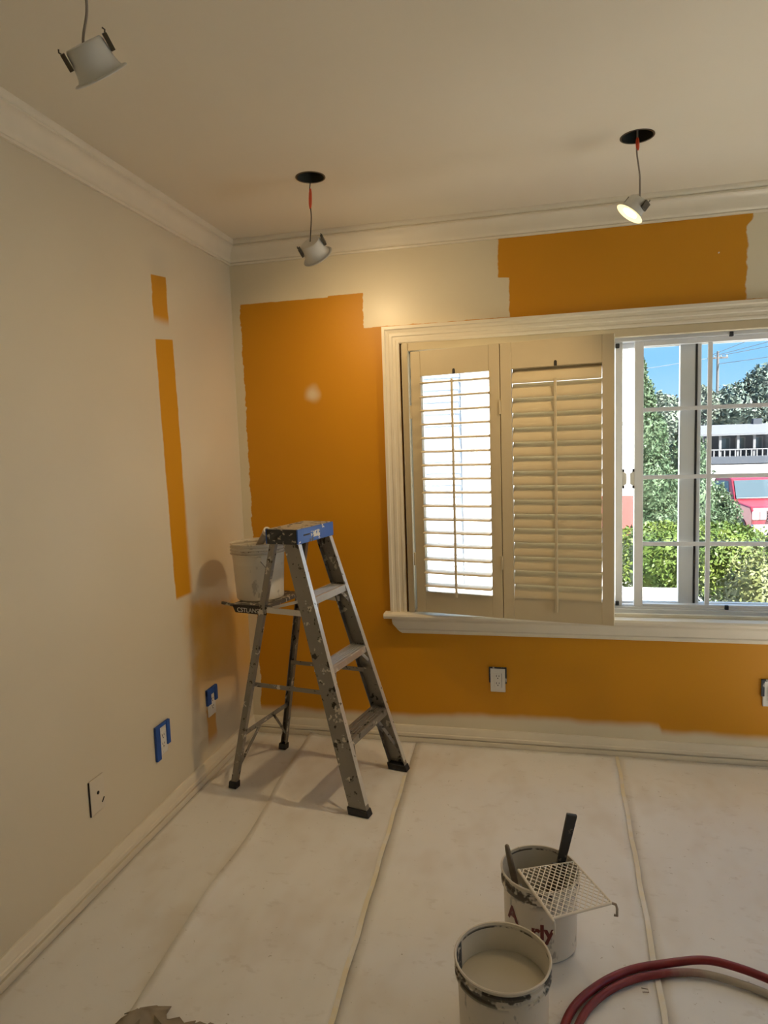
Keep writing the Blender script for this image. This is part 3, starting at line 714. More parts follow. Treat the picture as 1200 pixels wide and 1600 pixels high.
# tools in the second bucket
def tool(name, label, p0, p1, parts):
    p0 = Vector(p0); p1 = Vector(p1); d = (p1-p0).normalized()
    t_ = thing(name, label, 'brush', p0, 0, 'brushes standing in the bucket')
    xa = Vector((0.97, 0.22, 0)); xa = (xa - d*xa.dot(d)).normalized()
    t_.rotation_euler = Matrix((xa, d.cross(xa), d)).transposed().to_euler(); return t_, (p1-p0).length
t_, L_ = tool('paint_brush', 'thin rounded wooden brush handle leaning on the bucket rim', (1.395, -1.225, 0.048), (1.350, -1.242, 0.288), 0)
MB().tube([(0, 0, L_*0.45), (0, 0, L_*0.6), (0, 0, L_*0.75), (0, 0, L_*0.93), (0, 0, L_*0.985), (0, 0, L_)], [0.008, 0.0095, 0.009, 0.0075, 0.006, 0.002], 12).build('handle', 'brush_wood', t_, 60)
MB().box((-0.018, -0.008, L_*0.28), (0.018, 0.008, L_*0.45)).build('ferrule', 'chrome', t_, bevel=0.003)
MB().loft([(-0.014, -0.004, 0.0), (0.014, -0.004, 0.0), (0.014, 0.004, 0.0), (-0.014, 0.004, 0.0)], [(-0.017, -0.007, L_*0.28), (0.017, -0.007, L_*0.28), (0.017, 0.007, L_*0.28), (-0.017, 0.007, L_*0.28)]).build('bristles', 'brush_wood', t_)
splatter('handle_black', (0.030, 0.030, 0.030), (0.22, 0.19, 0.15), 0.5, 0.0, (0.58, 0.64), 45)
t_, L_ = tool('paint_brush', 'wide flat blackened brush handle standing in the bucket behind the grid', (1.468, -1.192, 0.052), (1.535, -1.182, 0.364), 0)
MB().loft([(-0.012, -0.006, L_*0.5), (0.012, -0.006, L_*0.5), (0.012, 0.006, L_*0.5), (-0.012, 0.006, L_*0.5)], [(-0.0155, -0.006, L_), (0.0155, -0.006, L_), (0.0155, 0.006, L_), (-0.0155, 0.006, L_)]).build('handle', 'handle_black', t_, bevel=0.003)
MB().box((-0.024, -0.008, L_*0.34), (0.024, 0.008, L_*0.5)).build('ferrule', 'dark_metal', t_, bevel=0.003)
MB().loft([(-0.022, -0.004, 0.0), (0.022, -0.004, 0.0), (0.022, 0.004, 0.0), (-0.022, 0.004, 0.0)], [(-0.023, -0.007, L_*0.34), (0.023, -0.007, L_*0.34), (0.023, 0.007, L_*0.34), (-0.023, 0.007, L_*0.34)]).build('bristles', 'brush_wood', t_)

# expanded-metal roller grid on the rim
g = thing('roller_grid', 'cream metal roller grid with diamond mesh lying across the bucket rim', 'roller grid', (1.384, -1.270, 0.232), 0)
gA = Vector((0, 0, 0)); gB = Vector((0.155, 0.067, 0.0)); gC = Vector((0.243, -0.090, -0.004)); gD = Vector((0.090, -0.178, -0.004))
def gp(u, v): return gA*(1-u)*(1-v) + gB*u*(1-v) + gC*u*v + gD*(1-u)*v
simple('grid_paint', (0.78, 0.72, 0.61), 0.5, var=0.06, scale=40)
simple('grid_steel', (0.30, 0.25, 0.20), 0.5, 0.4)
MB().tube([gp(0, 0), gp(0, 0.5), gp(0, 1)], 0.0042, 8).build('frame_rod', 'grid_paint', g, 40)
MB().tube([gp(1, 0), gp(1, 0.5), gp(1, 1)], 0.0030, 8).build('frame_rod', 'grid_paint', g, 40)
MB().tube([gp(0, 1), gp(0.5, 1), gp(1, 1)], 0.0036, 8).build('frame_rod', 'grid_paint', g, 40)
MB().tube([gp(0, 0), gp(0.5, 0), gp(1, 0)], 0.0020, 8).build('frame_rod', 'grid_paint', g, 40)
m = MB(); NU, NV = 10, 14
def strand(u0, v0, u1, v1):
    zz = Vector((0, 0, 0.001)); m.bar(gp(u0, v0)+zz, gp(u1, v1)+zz, 0.0026, 0.0016)
for i in range(-NV, NU+NV):
    for sgn in (1, -1):
        # line u*NU -/+ v*NV = i
        pts = []
        for k in range(0, 101):
            v = k/100; u = (i + sgn*v*NV*0.62)/NU
            if 0 <= u <= 1: pts.append((u, v))
        if len(pts) > 3: strand(*pts[0], *pts[-1])
m.build('mesh', 'grid_paint', g, kind='stuff')
for q, dv in ((gp(1, 1), Vector((0.010, -0.004, 0))), (gp(0, 1), Vector((0.004, -0.010, 0)))):
    MB().tube([q, q+dv, q+dv*1.3+Vector((0, 0, -0.010)), q+dv*1.3+Vector((0, 0, -0.030)), q+dv*0.6+Vector((0, 0, -0.031))], 0.0034, 8).build('hook', 'grid_steel' if q == gp(1, 1) else 'grid_paint', g, 40)

# roller frame standing in the shelf bucket, open tube end up
t_ = thing('paint_roller', 'paint roller standing in the shelf bucket with its open white tube end up', 'paint roller')
q0 = ladM @ Vector((0.035, 0.000, 0.975)); q1 = ladM @ Vector((0.180, -0.100, 1.104))
dq = (q1-q0)
t_.location = q0; t_.rotation_euler = dq.to_track_quat('Z', 'Y').to_euler(); L_ = dq.length
MB().lathe([(0.013, 0.0), (0.0145, 0.004), (0.0145, L_-0.022), (0.013, L_-0.020)], 20, capb=True).build('tube', 'cable_grey', t_, 40)
MB().lathe([(0.0138, L_-0.022), (0.0160, L_-0.020), (0.0160, L_), (0.0095, L_), (0.0095, L_-0.02)], 24).build('tube_collar', 'label_white', t_, 40)
MB().lathe([(0.0095, L_-0.003), (0.0, L_-0.004)], 20).build('tube_bore', 'slot_dark', t_, 40)

# ------------------------------------------------------------------ hoses
def smooth_path(P, n=12):
    P = [Vector(q) for q in P]; out = []
    for i in range(len(P)-1):
        a = P[max(i-1, 0)]; b = P[i]; c = P[i+1]; d = P[min(i+2, len(P)-1)]
        for k in range(n):
            t_ = k/n
            out.append(0.5*((2*b)+(c-a)*t_+(2*a-5*b+4*c-d)*t_*t_+(3*b-a-3*c+d)*t_**3))
    return out+[P[-1]]
r_ = 0.0105; hz = FZ+r_+0.0008
tag(MB().tube(smooth_path([(1.50, -1.90, hz), (1.478, -1.74, hz), (1.486, -1.60, hz), (1.518, -1.490, hz), (1.585, -1.400, hz), (1.675, -1.328, hz), (1.778, -1.288, hz+0.004), (1.872, -1.276, hz+0.018), (1.946, -1.288, hz+0.020), (2.03, -1.312, hz+0.012), (2.15, -1.370, hz), (2.30, -1.48, hz), (2.42, -1.66, hz)]), r_, 14).build('air_hose', 'hose_red', None, 60), 'dark red hose curving over the floor paper at the lower right', 'hose')
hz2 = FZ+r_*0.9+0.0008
tag(MB().tube(smooth_path([(1.545, -1.90, hz2), (1.512, -1.74, hz2), (1.515, -1.60, hz2), (1.545, -1.50, hz2), (1.607, -1.415, hz2), (1.69, -1.352, hz2), (1.785, -1.314, hz2), (1.865, -1.302, hz2), (1.945, -1.318, hz2), (2.02, -1.348, hz2), (2.14, -1.42, hz2), (2.26, -1.53, hz2), (2.34, -1.68, hz2)]), r_*0.9, 14).build('air_hose', 'hose_beige', None, 60), 'second hose just inside the red one, blending from red to beige on its right half', 'hose')

# ------------------------------------------------------------------ wall plates
def plate_frame(name, label, loc, rz, grp='electrical plates on the walls'):
    return thing(name, label, 'outlet', loc, rz, grp)
def duplex(t_, W_=0.070, H_=0.114, body=True):
    MB().box((-W_/2, -0.006, -H_/2), (W_/2, 0.0, H_/2)).build('plate', 'plate_white', t_, bevel=0.003)
    rc = MB().box((-0.017, -0.0085, -0.034), (0.017, -0.005, 0.034)).build('receptacle', 'plate_white', t_, bevel=0.0015)
    MB().box((0.0172, -0.0068, -0.034), (0.0186, -0.0055, 0.034)).build('gap', 'slot_dark', rc)
    for zc_ in (0.017, -0.017):
        MB().box((-0.0075, -0.0092, zc_), (-0.0050, -0.008, zc_+0.009)).build('slot', 'slot_dark', rc)
        MB().box((0.0050, -0.0092, zc_+0.001), (0.0075, -0.008, zc_+0.008)).build('slot', 'slot_dark', rc)
        MB().tube([(0, -0.0092, zc_-0.006), (0, -0.008, zc_-0.006)], 0.0026, 10).build('slot', 'slot_dark', rc)
    for zc_ in (0.048, -0.048): MB().tube([(0, -0.0072, zc_), (0, -0.005, zc_)], 0.003, 10).build('screw', 'plate_white', t_, 40)
def tape(t_, boxes, mat='blue_tape'):
    for a, b in boxes: MB().box(a, b).build('masking_tape', mat, t_, bevel=0.0008)
o_ = plate_frame('wall_outlet', 'white outlet in the orange wall below the shutters', (1.252, -0.001, 0.329), 0)
duplex(o_)
tape(o_, [((-0.041, -0.0070, -0.012), (-0.0345, 0.0, 0.062)), ((0.0345, -0.0070, -0.015), (0.041, 0.0, 0.062)), ((-0.041, -0.0072, 0.0565), (0.041, 0.0, 0.063))], 'cap_dark')
o_ = plate_frame('wall_outlet', 'white outlet cut by the right edge of the photo', (2.416, -0.001, 0.325), 0)
duplex(o_)
tape(o_, [((-0.041, -0.0075, -0.012), (-0.028, 0.0, 0.062)), ((0.030, -0.0070, -0.015), (0.041, 0.0, 0.062)), ((-0.041, -0.0072, 0.0545), (0.041, 0.0, 0.063))], 'cap_dark')
# on the left wall: local x runs towards the window
RZL = PI/2
o_ = plate_frame('wall_outlet', 'blue-taped outlet on the left wall beside the ladder rear leg', (0.001, -0.436, 0.318), RZL)
duplex(o_)
tape(o_, [((-0.046, -0.011, 0.000), (-0.012, -0.0005, 0.066)), ((0.022, -0.0125, 0.004), (0.046, -0.0005, 0.066)), ((-0.046, -0.0115, 0.044), (0.046, -0.0005, 0.072))])
o_ = plate_frame('wall_outlet', 'outlet framed by blue tape on the cream part of the left wall', (0.001, -0.842, 0.326), RZL)
duplex(o_)
tape(o_, [((-0.048, -0.010, -0.068), (-0.020, -0.0005, 0.068)), ((0.026, -0.012, -0.028), (0.048, -0.0005, 0.068)), ((-0.020, -0.0092, 0.056), (0.026, -0.0005, 0.068))])
o_ = plate_frame('cable_plate', 'painted-over cable plate with one dark hole on the left wall', (0.001, -1.240, 0.316), RZL)
MB().box((-0.036, -0.005, -0.060), (0.036, 0.0, 0.060)).build('plate', 'plate_painted', o_, bevel=0.002)
MB().tube([(0.002, -0.0062, 0.006), (0.002, -0.004, 0.006)], 0.0060, 16).build('cable_hole', 'slot_dark', o_)
MB().bar((0.018, -0.0055, -0.036), (0.030, -0.0055, -0.022), 0.002, 0.004, (0, 1, 0)).build('scratch', 'slot_dark', o_)
MB().box((-0.0385, -0.004, -0.060), (-0.036, 0.0, 0.058)).build('gap', 'slot_dark', o_)
tag(MB().tube([(2.180, -0.0001, 2.188), (2.180, -0.006, 2.188)], 0.0028, 10).build('nail', 'plate_white', None, 40), 'small pale nail in the orange patch above the window', 'nail')

# ------------------------------------------------------------------ hanging downlights
def downlight(label, hole, cpos, axis, clip_dir, lit=None, connector=None, watts=0.0, wire='cable_grey', spread=150, S=1.0):
    cpos = Vector(cpos); ax = Vector(axis).normalized()         # axis: from the lens back to the cable end
    t_ = thing('hanging_downlight', label, 'ceiling light', cpos, 0, 'downlights hanging from their ceiling holes')
    q = ax.to_track_quat('Z', 'Y'); 
    cd = Vector(clip_dir); cd = (cd - ax*cd.dot(ax)).normalized(); s3 = ax.cross(cd)
    M3 = Matrix((cd, s3, ax)).transposed()                     # local x = clip direction
    t_.matrix_world = Matrix.Translation(cpos) @ M3.to_4x4()
    prof = [(0.0585, -0.0300), (0.0600, -0.0285), (0.0585, -0.0265), (0.050, -0.0255), (0.046, -0.018), (0.043, -0.004), (0.0415, 0.010), (0.0405, 0.028), (0.037, 0.032), (0.0, 0.033)]
    MB().lathe([(r*S, z*S) for r, z in prof], 40).build('housing', 'lamp_white', t_, 40)
    MB().lathe([(0.0585*S, -0.030*S), (0.047*S, -0.0305*S), (0.030*S, -0.0262*S)], 40).build('trim_ring', 'lamp_white' if not lit else 'lamp_lens_lit', t_, 40)
    lens = MB().lathe([(0.0305*S, -0.0264*S), (0.0, -0.0268*S)], 36).build('lens', 'lamp_core_lit' if lit else 'lamp_lens_off', t_, 40)
    for sg in (-1, 1):
        cl = MB().bar((sg*0.0475*S, 0, 0.000*S), (sg*0.0475*S, 0, 0.032*S), 0.030*S, 0.009*S, (1, 0, 0)).build('spring_clip', 'dark_metal', t_, bevel=0.001)
        MB().tube([(sg*0.048*S, 0, 0.030*S), (sg*0.052*S, 0, 0.036*S), (sg*0.049*S, 0, 0.041*S)], 0.0018, 6).build('clip_spring', 'dark_metal', cl, 40)
    # cable: world points -> local
    inv = t_.matrix_world.inverted()
    back = cpos + ax*0.031*S
    top = Vector((hole[0], hole[1], H+0.09))
    A_, B_ = back, Vector((hole[0], hole[1], H+0.0))
    mid = [A_, A_ + Vector((0.002, 0, 0.018)), A_.lerp(B_, 0.4)+Vector((0.004, 0, 0)), A_.lerp(B_, 0.75)+Vector((-0.003, 0, 0)), B_, top]
    MB().tube([inv @ q for q in smooth_path(mid, 6)], 0.0028 if wire == 'cable_grey' else 0.0018, 8).build('cable', wire, t_, 50)
    if connector:
        z0_, z1_ = connector; fz = lambda z: A_.lerp(B_, (z-A_.z)/(B_.z-A_.z))
        a = fz(z0_); b = fz(z1_)
        MB().tube([inv @ a.lerp(b, k) for k in (0, 0.2, 0.5, 0.8, 1)], [0.003, 0.0055, 0.0062, 0.0055, 0.003], 10).build('wire_connector', 'connector_red', t_, 50)
    if watts:
        ld = bpy.data.lights.new('lamp_light', 'AREA'); ld.shape = 'DISK'; ld.size = 0.085*S; ld.energy = watts; ld.color = WARM; ld.spread = math.radians(spread)
        lo_ = bpy.data.objects.new('lamp_light', ld); COL.objects.link(lo_); lo_.parent = t_; lo_.location = (0, 0, -0.033*S)
    return t_
downlight('hanging downlight at the upper left seen from its white back', HOLES[2], (0.5652, -1.795, 2.252), (-0.15, -0.58, 0.66), (0.896, 0.253, 0.58), watts=LAMP_W[0], wire='cable_grey', spread=150)
downlight('white-backed hanging downlight on a black wire in front of the crown moulding near the corner', HOLES[0], (0.641, -0.627, 2.180), (-0.245, -0.67, 0.67), (0.9, 0.1, 0.35), lit=True, watts=LAMP_W[1], connector=(2.325, 2.398), wire='wire_black')
downlight('lit hanging downlight glowing yellow above the window', HOLES[1], (1.772, -0.614, 2.213), (0.571, 0.034, 0.74), (0.60, -0.70, -0.43), lit=True, connector=(2.395, 2.436), watts=LAMP_W[2], S=0.84, spread=115)

# ------------------------------------------------------------------ outdoors
GZ = -1.55
struct(MB().add([(-30, 0.15, GZ), (40, 0.15, GZ), (40, 22, GZ-0.1), (-30, 22, GZ-0.1)], [(0, 1, 2, 3)]).build('ground', 'ground'))
struct(MB().add([(-60, 22, GZ-0.1), (90, 22, GZ-0.1), (90, 45, -0.2), (-60, 45, -0.2), (90, 200, 6), (-60, 200, 6)], [(0, 1, 2, 3), (3, 2, 4, 5)]).build('road', 'road'))

def leaves(name, mat, parent, blobs, n, size, seed, core=None, spread=0.22, box=None):
    """n leaf quads spread near the skin of ellipsoid blobs (c, r); core = shrink of a solid lump inside each"""
    rg = np.random.default_rng(seed)
    w = np.array([max(b[1])**2 for b in blobs]); idx = rg.choice(len(blobs), n, p=w/w.sum())
    C_ = np.array([b[0] for b in blobs])[idx]; R_ = np.array([b[1] for b in blobs])[idx]
    d = rg.normal(size=(n, 3)); d /= np.linalg.norm(d, axis=1)[:, None]
    if box is not None:
        ax_ = np.abs(d).max(axis=1)[:, None]; d = d/(ax_*box + (1-box))
    rad = (1 - spread*rg.random(n))[:, None]
    lump = 1 + 0.10*np.sin(d[:, :1]*7+seed)*np.cos(d[:, 1:2]*9+seed*2)
    P = C_ + d*R_*rad*lump
    a = rg.normal(size=(n, 3)); a /= np.linalg.norm(a, axis=1)[:, None]
    b = np.cross(a, rg.normal(size=(n, 3))); b /= np.linalg.norm(b, axis=1)[:, None]
    s = (size*(0.6+0.8*rg.random(n)))[:, None]
    V = np.stack([P-a*s, P+b*s*0.45, P+a*s, P-b*s*0.45], 1).reshape(-1, 3)
    m = MB(); m.v = [tuple(q) for q in V.tolist()]; m.f = [(4*i, 4*i+1, 4*i+2, 4*i+3) for i in range(n)]
    if core:
        for c, r in blobs:
            N1, N2 = 14, 9; o = len(m.v)
            for i in range(N2+1):
                th = PI*i/N2
                for k in range(N1):
                    dd = np.array([math.sin(th)*math.cos(2*PI*k/N1), math.sin(th)*math.sin(2*PI*k/N1), math.cos(th)])
                    if box is not None: dd = dd/(np.abs(dd).max()*box+(1-box))
                    m.v.append(tuple(np.array(c)+dd*np.array(r)*core))
            for i in range(N2):
                for k in range(N1): m.f.append((o+i*N1+k, o+i*N1+(k+1) % N1, o+(i+1)*N1+(k+1) % N1, o+(i+1)*N1+k))
    me = bpy.data.meshes.new(name); me.from_pydata(m.v, [], m.f); me.update()
    return link(name, me, mat, parent, kind='stuff')
def plant(name, label, cat, base, group=None):
    return thing(name, label, cat, base, 0, group)

# garden wall and hedge in front of the window
tag(MB().box((-2.0, 3.02, GZ), (2.70, 3.20, 0.10)).build('garden_wall', 'stucco_white', None, bevel=0.01), 'white garden wall below the clipped hedge', 'wall')
h_ = plant('hedge', 'bright green clipped hedge above the white garden wall', 'hedge', (1.6, 3.75, GZ))
leaves('foliage', 'leaf_hedge', h_, [((x_, 0, 1.80), (0.50, 0.52, 0.36)) for x_ in (1.05, 1.45)], 14000, 0.021, 5, 0.86, 0.16, 0.55)
for x_ in (0.9, 1.2, 1.5): MB().tube([(x_, 0, 0), (x_+0.03, 0, 1.6)], 0.035, 8).build('stem', 'bark', h_, 50)
h_ = plant('shrub', 'sunlit yellow-green shrub right of the hedge outside the window', 'shrub', (3.12, 2.60, GZ))
leaves('foliage', 'leaf_bush', h_, [((0.0, 0.0, 1.46), (0.32, 0.36, 0.68)), ((0.35, 0, 1.26), (0.40, 0.40, 0.58)), ((0.85, -0.1, 1.05), (0.50, 0.42, 0.60)), ((0.2, -0.2, 0.95), (0.45, 0.4, 0.55)), ((0.8, -0.3, 0.85), (0.6, 0.4, 0.5))], 22000, 0.019, 7, 0.80, 0.30)
for dx_, dy_ in ((0, 0), (0.35, -0.05), (0.7, -0.2)): MB().tube([(dx_, dy_, 0), (dx_*1.1, dy_, 1.3)], 0.03, 8).build('stem', 'bark', h_, 50)
h_ = plant('conifer', 'tall green conifer left of the house beyond the hedge', 'tree', (3.28, 9.2, GZ))
leaves('foliage', 'leaf_conifer', h_, [((0.0, 0, 1.2), (0.62, 0.6, 0.9)), ((-0.05, 0, 2.1), (0.52, 0.5, 0.8)), ((-0.08, 0, 2.9), (0.40, 0.4, 0.7)), ((-0.12, 0, 3.5), (0.24, 0.25, 0.55)), ((-0.14, 0, 3.95), (0.11, 0.12, 0.40))], 20000, 0.038, 9, 0.78, 0.35)
MB().tube([(0, 0, 0), (-0.1, 0, 3.6)], [0.08, 0.02], 8).build('trunk', 'bark', h_, 50)
h_ = plant('conifer', 'broad dark conifer behind the white window post', 'tree', (4.35, 11.5, GZ))
leaves('foliage', 'leaf_conifer', h_, [((-0.1, 0, 0.9), (0.75, 0.7, 1.0)), ((0.0, 0, 1.7), (0.62, 0.6, 0.9)), ((0.0, 0, 2.4), (0.42, 0.4, 0.75)), ((0.0, 0, 3.0), (0.2, 0.2, 0.6))], 15000, 0.040, 12, 0.78, 0.35)
MB().tube([(0, 0, 0), (0, 0, 2.9)], [0.08, 0.02], 8).build('trunk', 'bark', h_, 50)
h_ = plant('shrub', 'loose dark shrub beside the red truck', 'shrub', (5.35, 13.5, GZ-0.06))
leaves('foliage', 'leaf_conifer', h_, [((0, 0, 0.8), (0.42, 0.4, 0.8)), ((0.25, 0, 1.2), (0.34, 0.3, 0.5)), ((0.1, 0, 1.55), (0.22, 0.2, 0.42))], 6000, 0.038, 15, 0.6, 0.5)
MB().tube([(0, 0, 0), (0.1, 0, 1.4)], [0.05, 0.015], 8).build('stem', 'bark', h_, 50)

# neighbour building
nb = thing('neighbour_building', 'bright white neighbouring building seen through the louvers', 'building', (0, 6, GZ))
MB().box((-7, 0, 0), (2.63, 2.4, 6.2)).build('wall', 'stucco_white', nb)
for k in range(22): MB().prism([(-0.035, 0.0), (0.0, 0.0), (0.0, 0.16), (-0.010, 0.16)], -1.2, 0.42, 'x').build('siding_board', 'siding_blue_white', nb).location = (0, 0, 1.0+0.16*k)
MB().box((0.44, -0.06, 0.9), (0.54, 0.0, 4.6)).build('corner_board', 'stucco_white', nb)
wb = MB().box((0.60, -0.05, 2.6), (1.00, 0.0, 3.5)).build('window', 'panel_peach', nb)
MB().box((0.64, -0.06, 2.65), (0.96, -0.05, 3.45)).build('pane', 'panel_peach', wb)
MB().box((2.3, -0.04, 3.20), (2.64, 0.0, 3.24)).build('ledge', 'stucco_white', nb)
aw = MB().loft([(2.20, 0, 2.25), (2.62, 0, 2.25), (2.62, 0, 2.20), (2.20, 0, 2.20)], [(2.20, -0.5, 1.85), (2.66, -0.5, 1.85), (2.66, -0.5, 1.78), (2.20, -0.5, 1.78)]).build('awning', 'awning_red', nb)

# red pickup truck, front towards the window
tr_ = thing('pickup_truck', 'red pickup truck parked on the street facing the window', 'truck', (7.66, 18.6, GZ-0.085), math.radians(8))
# local: y- is the front, x across, z up
body = [(-2.0, 0.55), (-2.02, 0.95), (-1.9, 1.12), (-0.75, 1.20), (-0.55, 1.22), (3.1, 1.25), (3.15, 0.55)]
MB().prism(body, -0.98, 0.98, 'x').build('body', 'truck_red', tr_, bevel=0.05)
cabp = [(-0.72, 1.18), (-0.10, 1.76), (0.15, 1.82), (1.05, 1.80), (1.25, 1.20)]
MB().loft([(-0.90, a, b) if b < 1.3 else (-0.74, a, b) for a, b in cabp], [(0.90, a, b) if b < 1.3 else (0.74, a, b) for a, b in cabp]).build('cab', 'truck_red', tr_, bevel=0.03)
MB().loft([(-0.84, -0.70, 1.24), (0.84, -0.70, 1.24), (0.84, -0.69, 1.26), (-0.84, -0.69, 1.26)], [(-0.70, -0.185, 1.72), (0.70, -0.185, 1.72), (0.70, -0.17, 1.73), (-0.70, -0.17, 1.73)]).build('windshield', 'truck_glass', tr_)
for sg in (-1, 1):
    MB().loft([(sg*0.905, -0.35, 1.25), (sg*0.905, 1.0, 1.25), (sg*0.89, 1.0, 1.25), (sg*0.89, -0.35, 1.25)], [(sg*0.765, 0.05, 1.70), (sg*0.765, 0.95, 1.70), (sg*0.75, 0.95, 1.70), (sg*0.75, 0.05, 1.70)]).build('side_window', 'truck_glass', tr_)
    hl = MB().box((sg*0.80-0.17, -2.05, 0.78), (sg*0.80+0.17, -1.97, 1.00)).build('headlight', 'headlight', tr_, bevel=0.02)
    MB().box((sg*0.80-0.012, -2.056, 0.78), (sg*0.80+0.012, -2.04, 1.00)).build('divider', 'truck_red', hl)
    MB().box((sg*1.05-0.10, -0.55, 1.22), (sg*1.05+0.10, -0.45, 1.42)).build('side_mirror', 'tyre', tr_, bevel=0.03)
    for wy in (-1.35, 2.1):
        wh = MB().tube([(sg*0.78, wy, 0.38), (sg*1.0, wy, 0.38)], 0.38, 28).build('wheel', 'tyre', tr_, 40)
        MB().tube([(sg*1.0, wy, 0.38), (sg*1.012, wy, 0.38)], 0.21, 20).build('hubcap', 'chrome', wh, 40)
gr = MB().box((-0.60, -2.045, 0.72), (0.60, -1.98, 1.02)).build('grille', 'tyre', tr_, bevel=0.02)
for zz in (0.76, 0.84, 0.92, 0.985): MB().box((-0.60, -2.075, zz-0.014), (0.60, -2.04, zz+0.014)).build('grille_bar', 'chrome', gr)
MB().lathe([(0.0, 0.012), (0.06, 0.012), (0.075, 0.0)], 24).build('emblem', 'emblem_blue', gr, 40).matrix_local = Matrix.Translation((0, -2.075, 0.88)) @ Matrix.Rotation(PI/2, 4, 'X') @ Matrix.Diagonal((1.7, 1, 1, 1))
MB().box((-1.0, -2.16, 0.44), (1.0, -1.95, 0.66)).build('bumper', 'chrome', tr_, bevel=0.04)
MB().box((-0.6, -2.10, 0.34), (0.6, -1.98, 0.44)).build('valance', 'tyre', tr_, bevel=0.02)

cr = thing('parked_car', 'dark blue car parked left of the red truck behind the shrub', 'car', (6.65, 24.0, GZ+0.01), math.radians(12))
MB().prism([(-2.1, 0.35), (-2.15, 0.75), (-0.9, 0.92), (2.0, 0.95), (2.1, 0.4)], -0.85, 0.85, 'x').build('body', 'car_dark', cr, bevel=0.06)
MB().prism([(-0.95, 0.90), (-0.2, 1.40), (1.0, 1.42), (1.7, 0.95)], -0.72, 0.72, 'x').build('cabin', 'truck_glass', cr, bevel=0.05)
MB().box((-0.85, -2.22, 0.35), (0.85, -2.1, 0.58)).build('bumper', 'chrome', cr, bevel=0.03)
for sg in (-1, 1):
    for wy in (-1.3, 1.35): MB().tube([(sg*0.68, wy, 0.31), (sg*0.87, wy, 0.31)], 0.31, 22).build('wheel', 'tyre', cr, 40)

# house across the street
hs = thing('house', 'low house with pale roof and porch posts across the street', 'house', (12.8, 42, -0.35))
MB().box((-1.9, 0.9, 0), (6.0, 6, 2.0)).build('wall', 'house_wall', hs)
MB().prism([(-0.6, 1.72), (-0.6, 1.84), (2.6, 2.42), (6.4, 1.84), (6.4, 1.72)], -2.2, 6.4, 'x').build('roof', 'house_roof', hs)
MB().box((-1.9, -0.45, 0), (6.0, 0.9, 0.45)).build('porch', 'house_wall', hs)
for x_ in (-1.6, -0.6, 0.4, 1.3, 2.3, 3.3): MB().box((x_-0.07, -0.40, 0.45), (x_+0.07, -0.26, 1.74)).build('porch_post', 'house_post', hs)
for x_ in (-1.1, 0.0, 0.85, 1.85, 2.8):
    wf = MB().box((x_-0.28, 0.86, 0.75), (x_+0.28, 0.91, 1.6)).build('window', 'house_post', hs)
    MB().box((x_-0.22, 0.85, 0.80), (x_+0.22, 0.87, 1.55)).build('pane', 'truck_glass', wf)
for k in range(16): MB().box((-1.9+0.3*k, -0.46, 0.42), (-1.9+0.3*k+0.07, -0.42, 0.85)).build('railing_bar', 'house_post', hs)
MB().box((-1.9, -0.47, 0.83), (2.9, -0.41, 0.90)).build('handrail', 'house_post', hs)
MB().box((2.0, 2.4, 2.2), (2.5, 2.9, 2.75)).build('chimney', 'house_wall', hs)

# trees behind the house and the wooded hill
def big_tree(label, base, blobs, n, size, seed, mat):
    h_ = plant('tree', label, 'tree', base, 'trees behind the house')
    leaves('foliage', mat, h_, blobs, n, size, seed, 0.82, 0.3)
    MB().tube([(0, 0, 0), (0.1, 0, blobs[0][0][2])], [0.3, 0.12], 8).build('trunk', 'bark', h_, 50)
big_tree('broad dark tree rising behind the house roof', (17.5, 54, 0), [((-1.0, 0, 3.2), (2.4, 2, 2.2)), ((1.4, 0, 4.4), (2.6, 2, 2.4)), ((3.8, 0, 4.0), (2.6, 2, 2.6))], 12000, 0.20, 21, 'leaf_far_haze')
big_tree('pale grey-green tree left of the house', (11.3, 50, 0), [((0, 0, 2.4), (1.7, 1.5, 1.9)), ((-1.4, 0, 3.0), (1.6, 1.5, 1.7)), ((1.5, 0, 3.6), (1.3, 1.2, 1.4))], 9000, 0.17, 23, 'leaf_far_haze2')
big_tree('distant pale tree behind the conifer top', (7.2, 40, 0), [((0, 0, 1.6), (1.8, 1.2, 1.6)), ((-1.6, 0, 2.4), (1.5, 1.2, 1.9)), ((1.7, 0, 2.0), (1.4, 1.2, 1.5))], 9000, 0.15, 24, 'leaf_far_haze2')
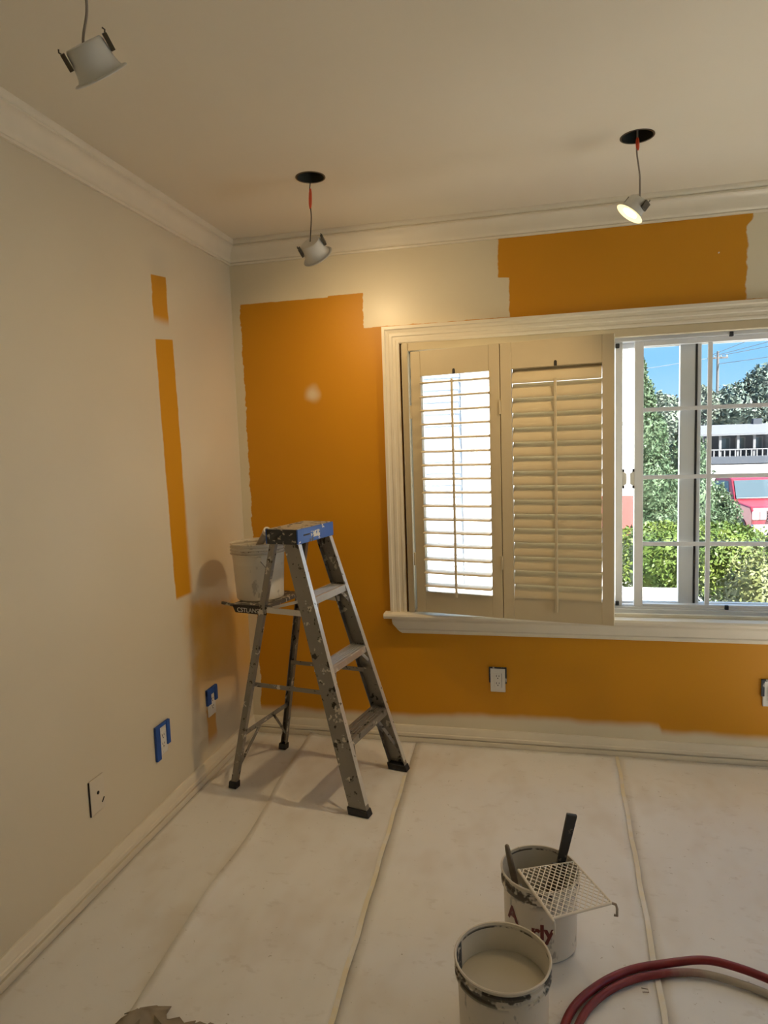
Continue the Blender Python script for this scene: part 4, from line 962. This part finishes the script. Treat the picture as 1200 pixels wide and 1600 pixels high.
m = MB(); nx, ny = 60, 14; V = []
for j in range(ny+1):
    for i in range(nx+1):
        u = i/nx; v = j/ny; xx = -60+190*u; yy = 90+70*v
        zz = 1.0 + (math.sin(PI*min(1, v*1.15))**0.8)*(5.5+2.6*math.sin(u*9+0.8)+1.0*math.sin(u*23)+3.0*u)
        V.append((xx, yy, zz))
m.add(V, [(j*(nx+1)+i, j*(nx+1)+i+1, (j+1)*(nx+1)+i+1, (j+1)*(nx+1)+i) for j in range(ny) for i in range(nx)])
struct(m.build('hill', 'hill_soil', None, 80))

# utility pole and overhead wires
up = thing('utility_pole', 'utility pole with a crossarm standing behind the trees', 'utility pole', (18.2, 68, 0))
MB().tube([(0, 0, 0), (0, 0, 9.4)], [0.16, 0.11], 10).build('post', 'pole_wood', up, 50)
MB().box((-0.9, -0.07, 8.7), (0.9, 0.07, 8.86)).build('crossarm', 'pole_wood', up)
for x_ in (-0.8, -0.3, 0.3, 0.8): MB().tube([(x_, 0, 8.86), (x_, 0, 9.02)], 0.04, 8).build('insulator', 'plate_white', up, 40)
for k, (x_, z_, x2, z2, lab) in enumerate(((-0.8, 9.0, 31, 16.0, 'topmost overhead wire running from the pole to the upper right'), (-0.3, 9.0, 33, 13.6, 'second overhead wire from the top at the pole'), (0.3, 9.0, 35, 12.4, 'third overhead wire from the top at the pole'), (0.0, 8.2, 36, 10.8, 'lowest overhead wire hung below the pole crossarm'))):
    P = [Vector((18.2+x_, 68, z_)).lerp(Vector((x2, 45, z2)), q/16) + Vector((0, 0, -0.9*math.sin(PI*q/16))) for q in range(17)]
    tag(MB().tube(P, 0.028, 5).build('overhead_wire', 'cable_black', None), lab, 'wire', 'overhead wires')
P = [Vector((-14.0, 62, 8.3)).lerp(Vector((17.35, 68, 8.78)), q/16) + Vector((0, 0, -1.2*math.sin(PI*q/16))) for q in range(17)]
tag(MB().tube(P, 0.026, 5).build('overhead_wire', 'cable_black', None), 'overhead wire sagging away to the left of the pole', 'wire', 'overhead wires')
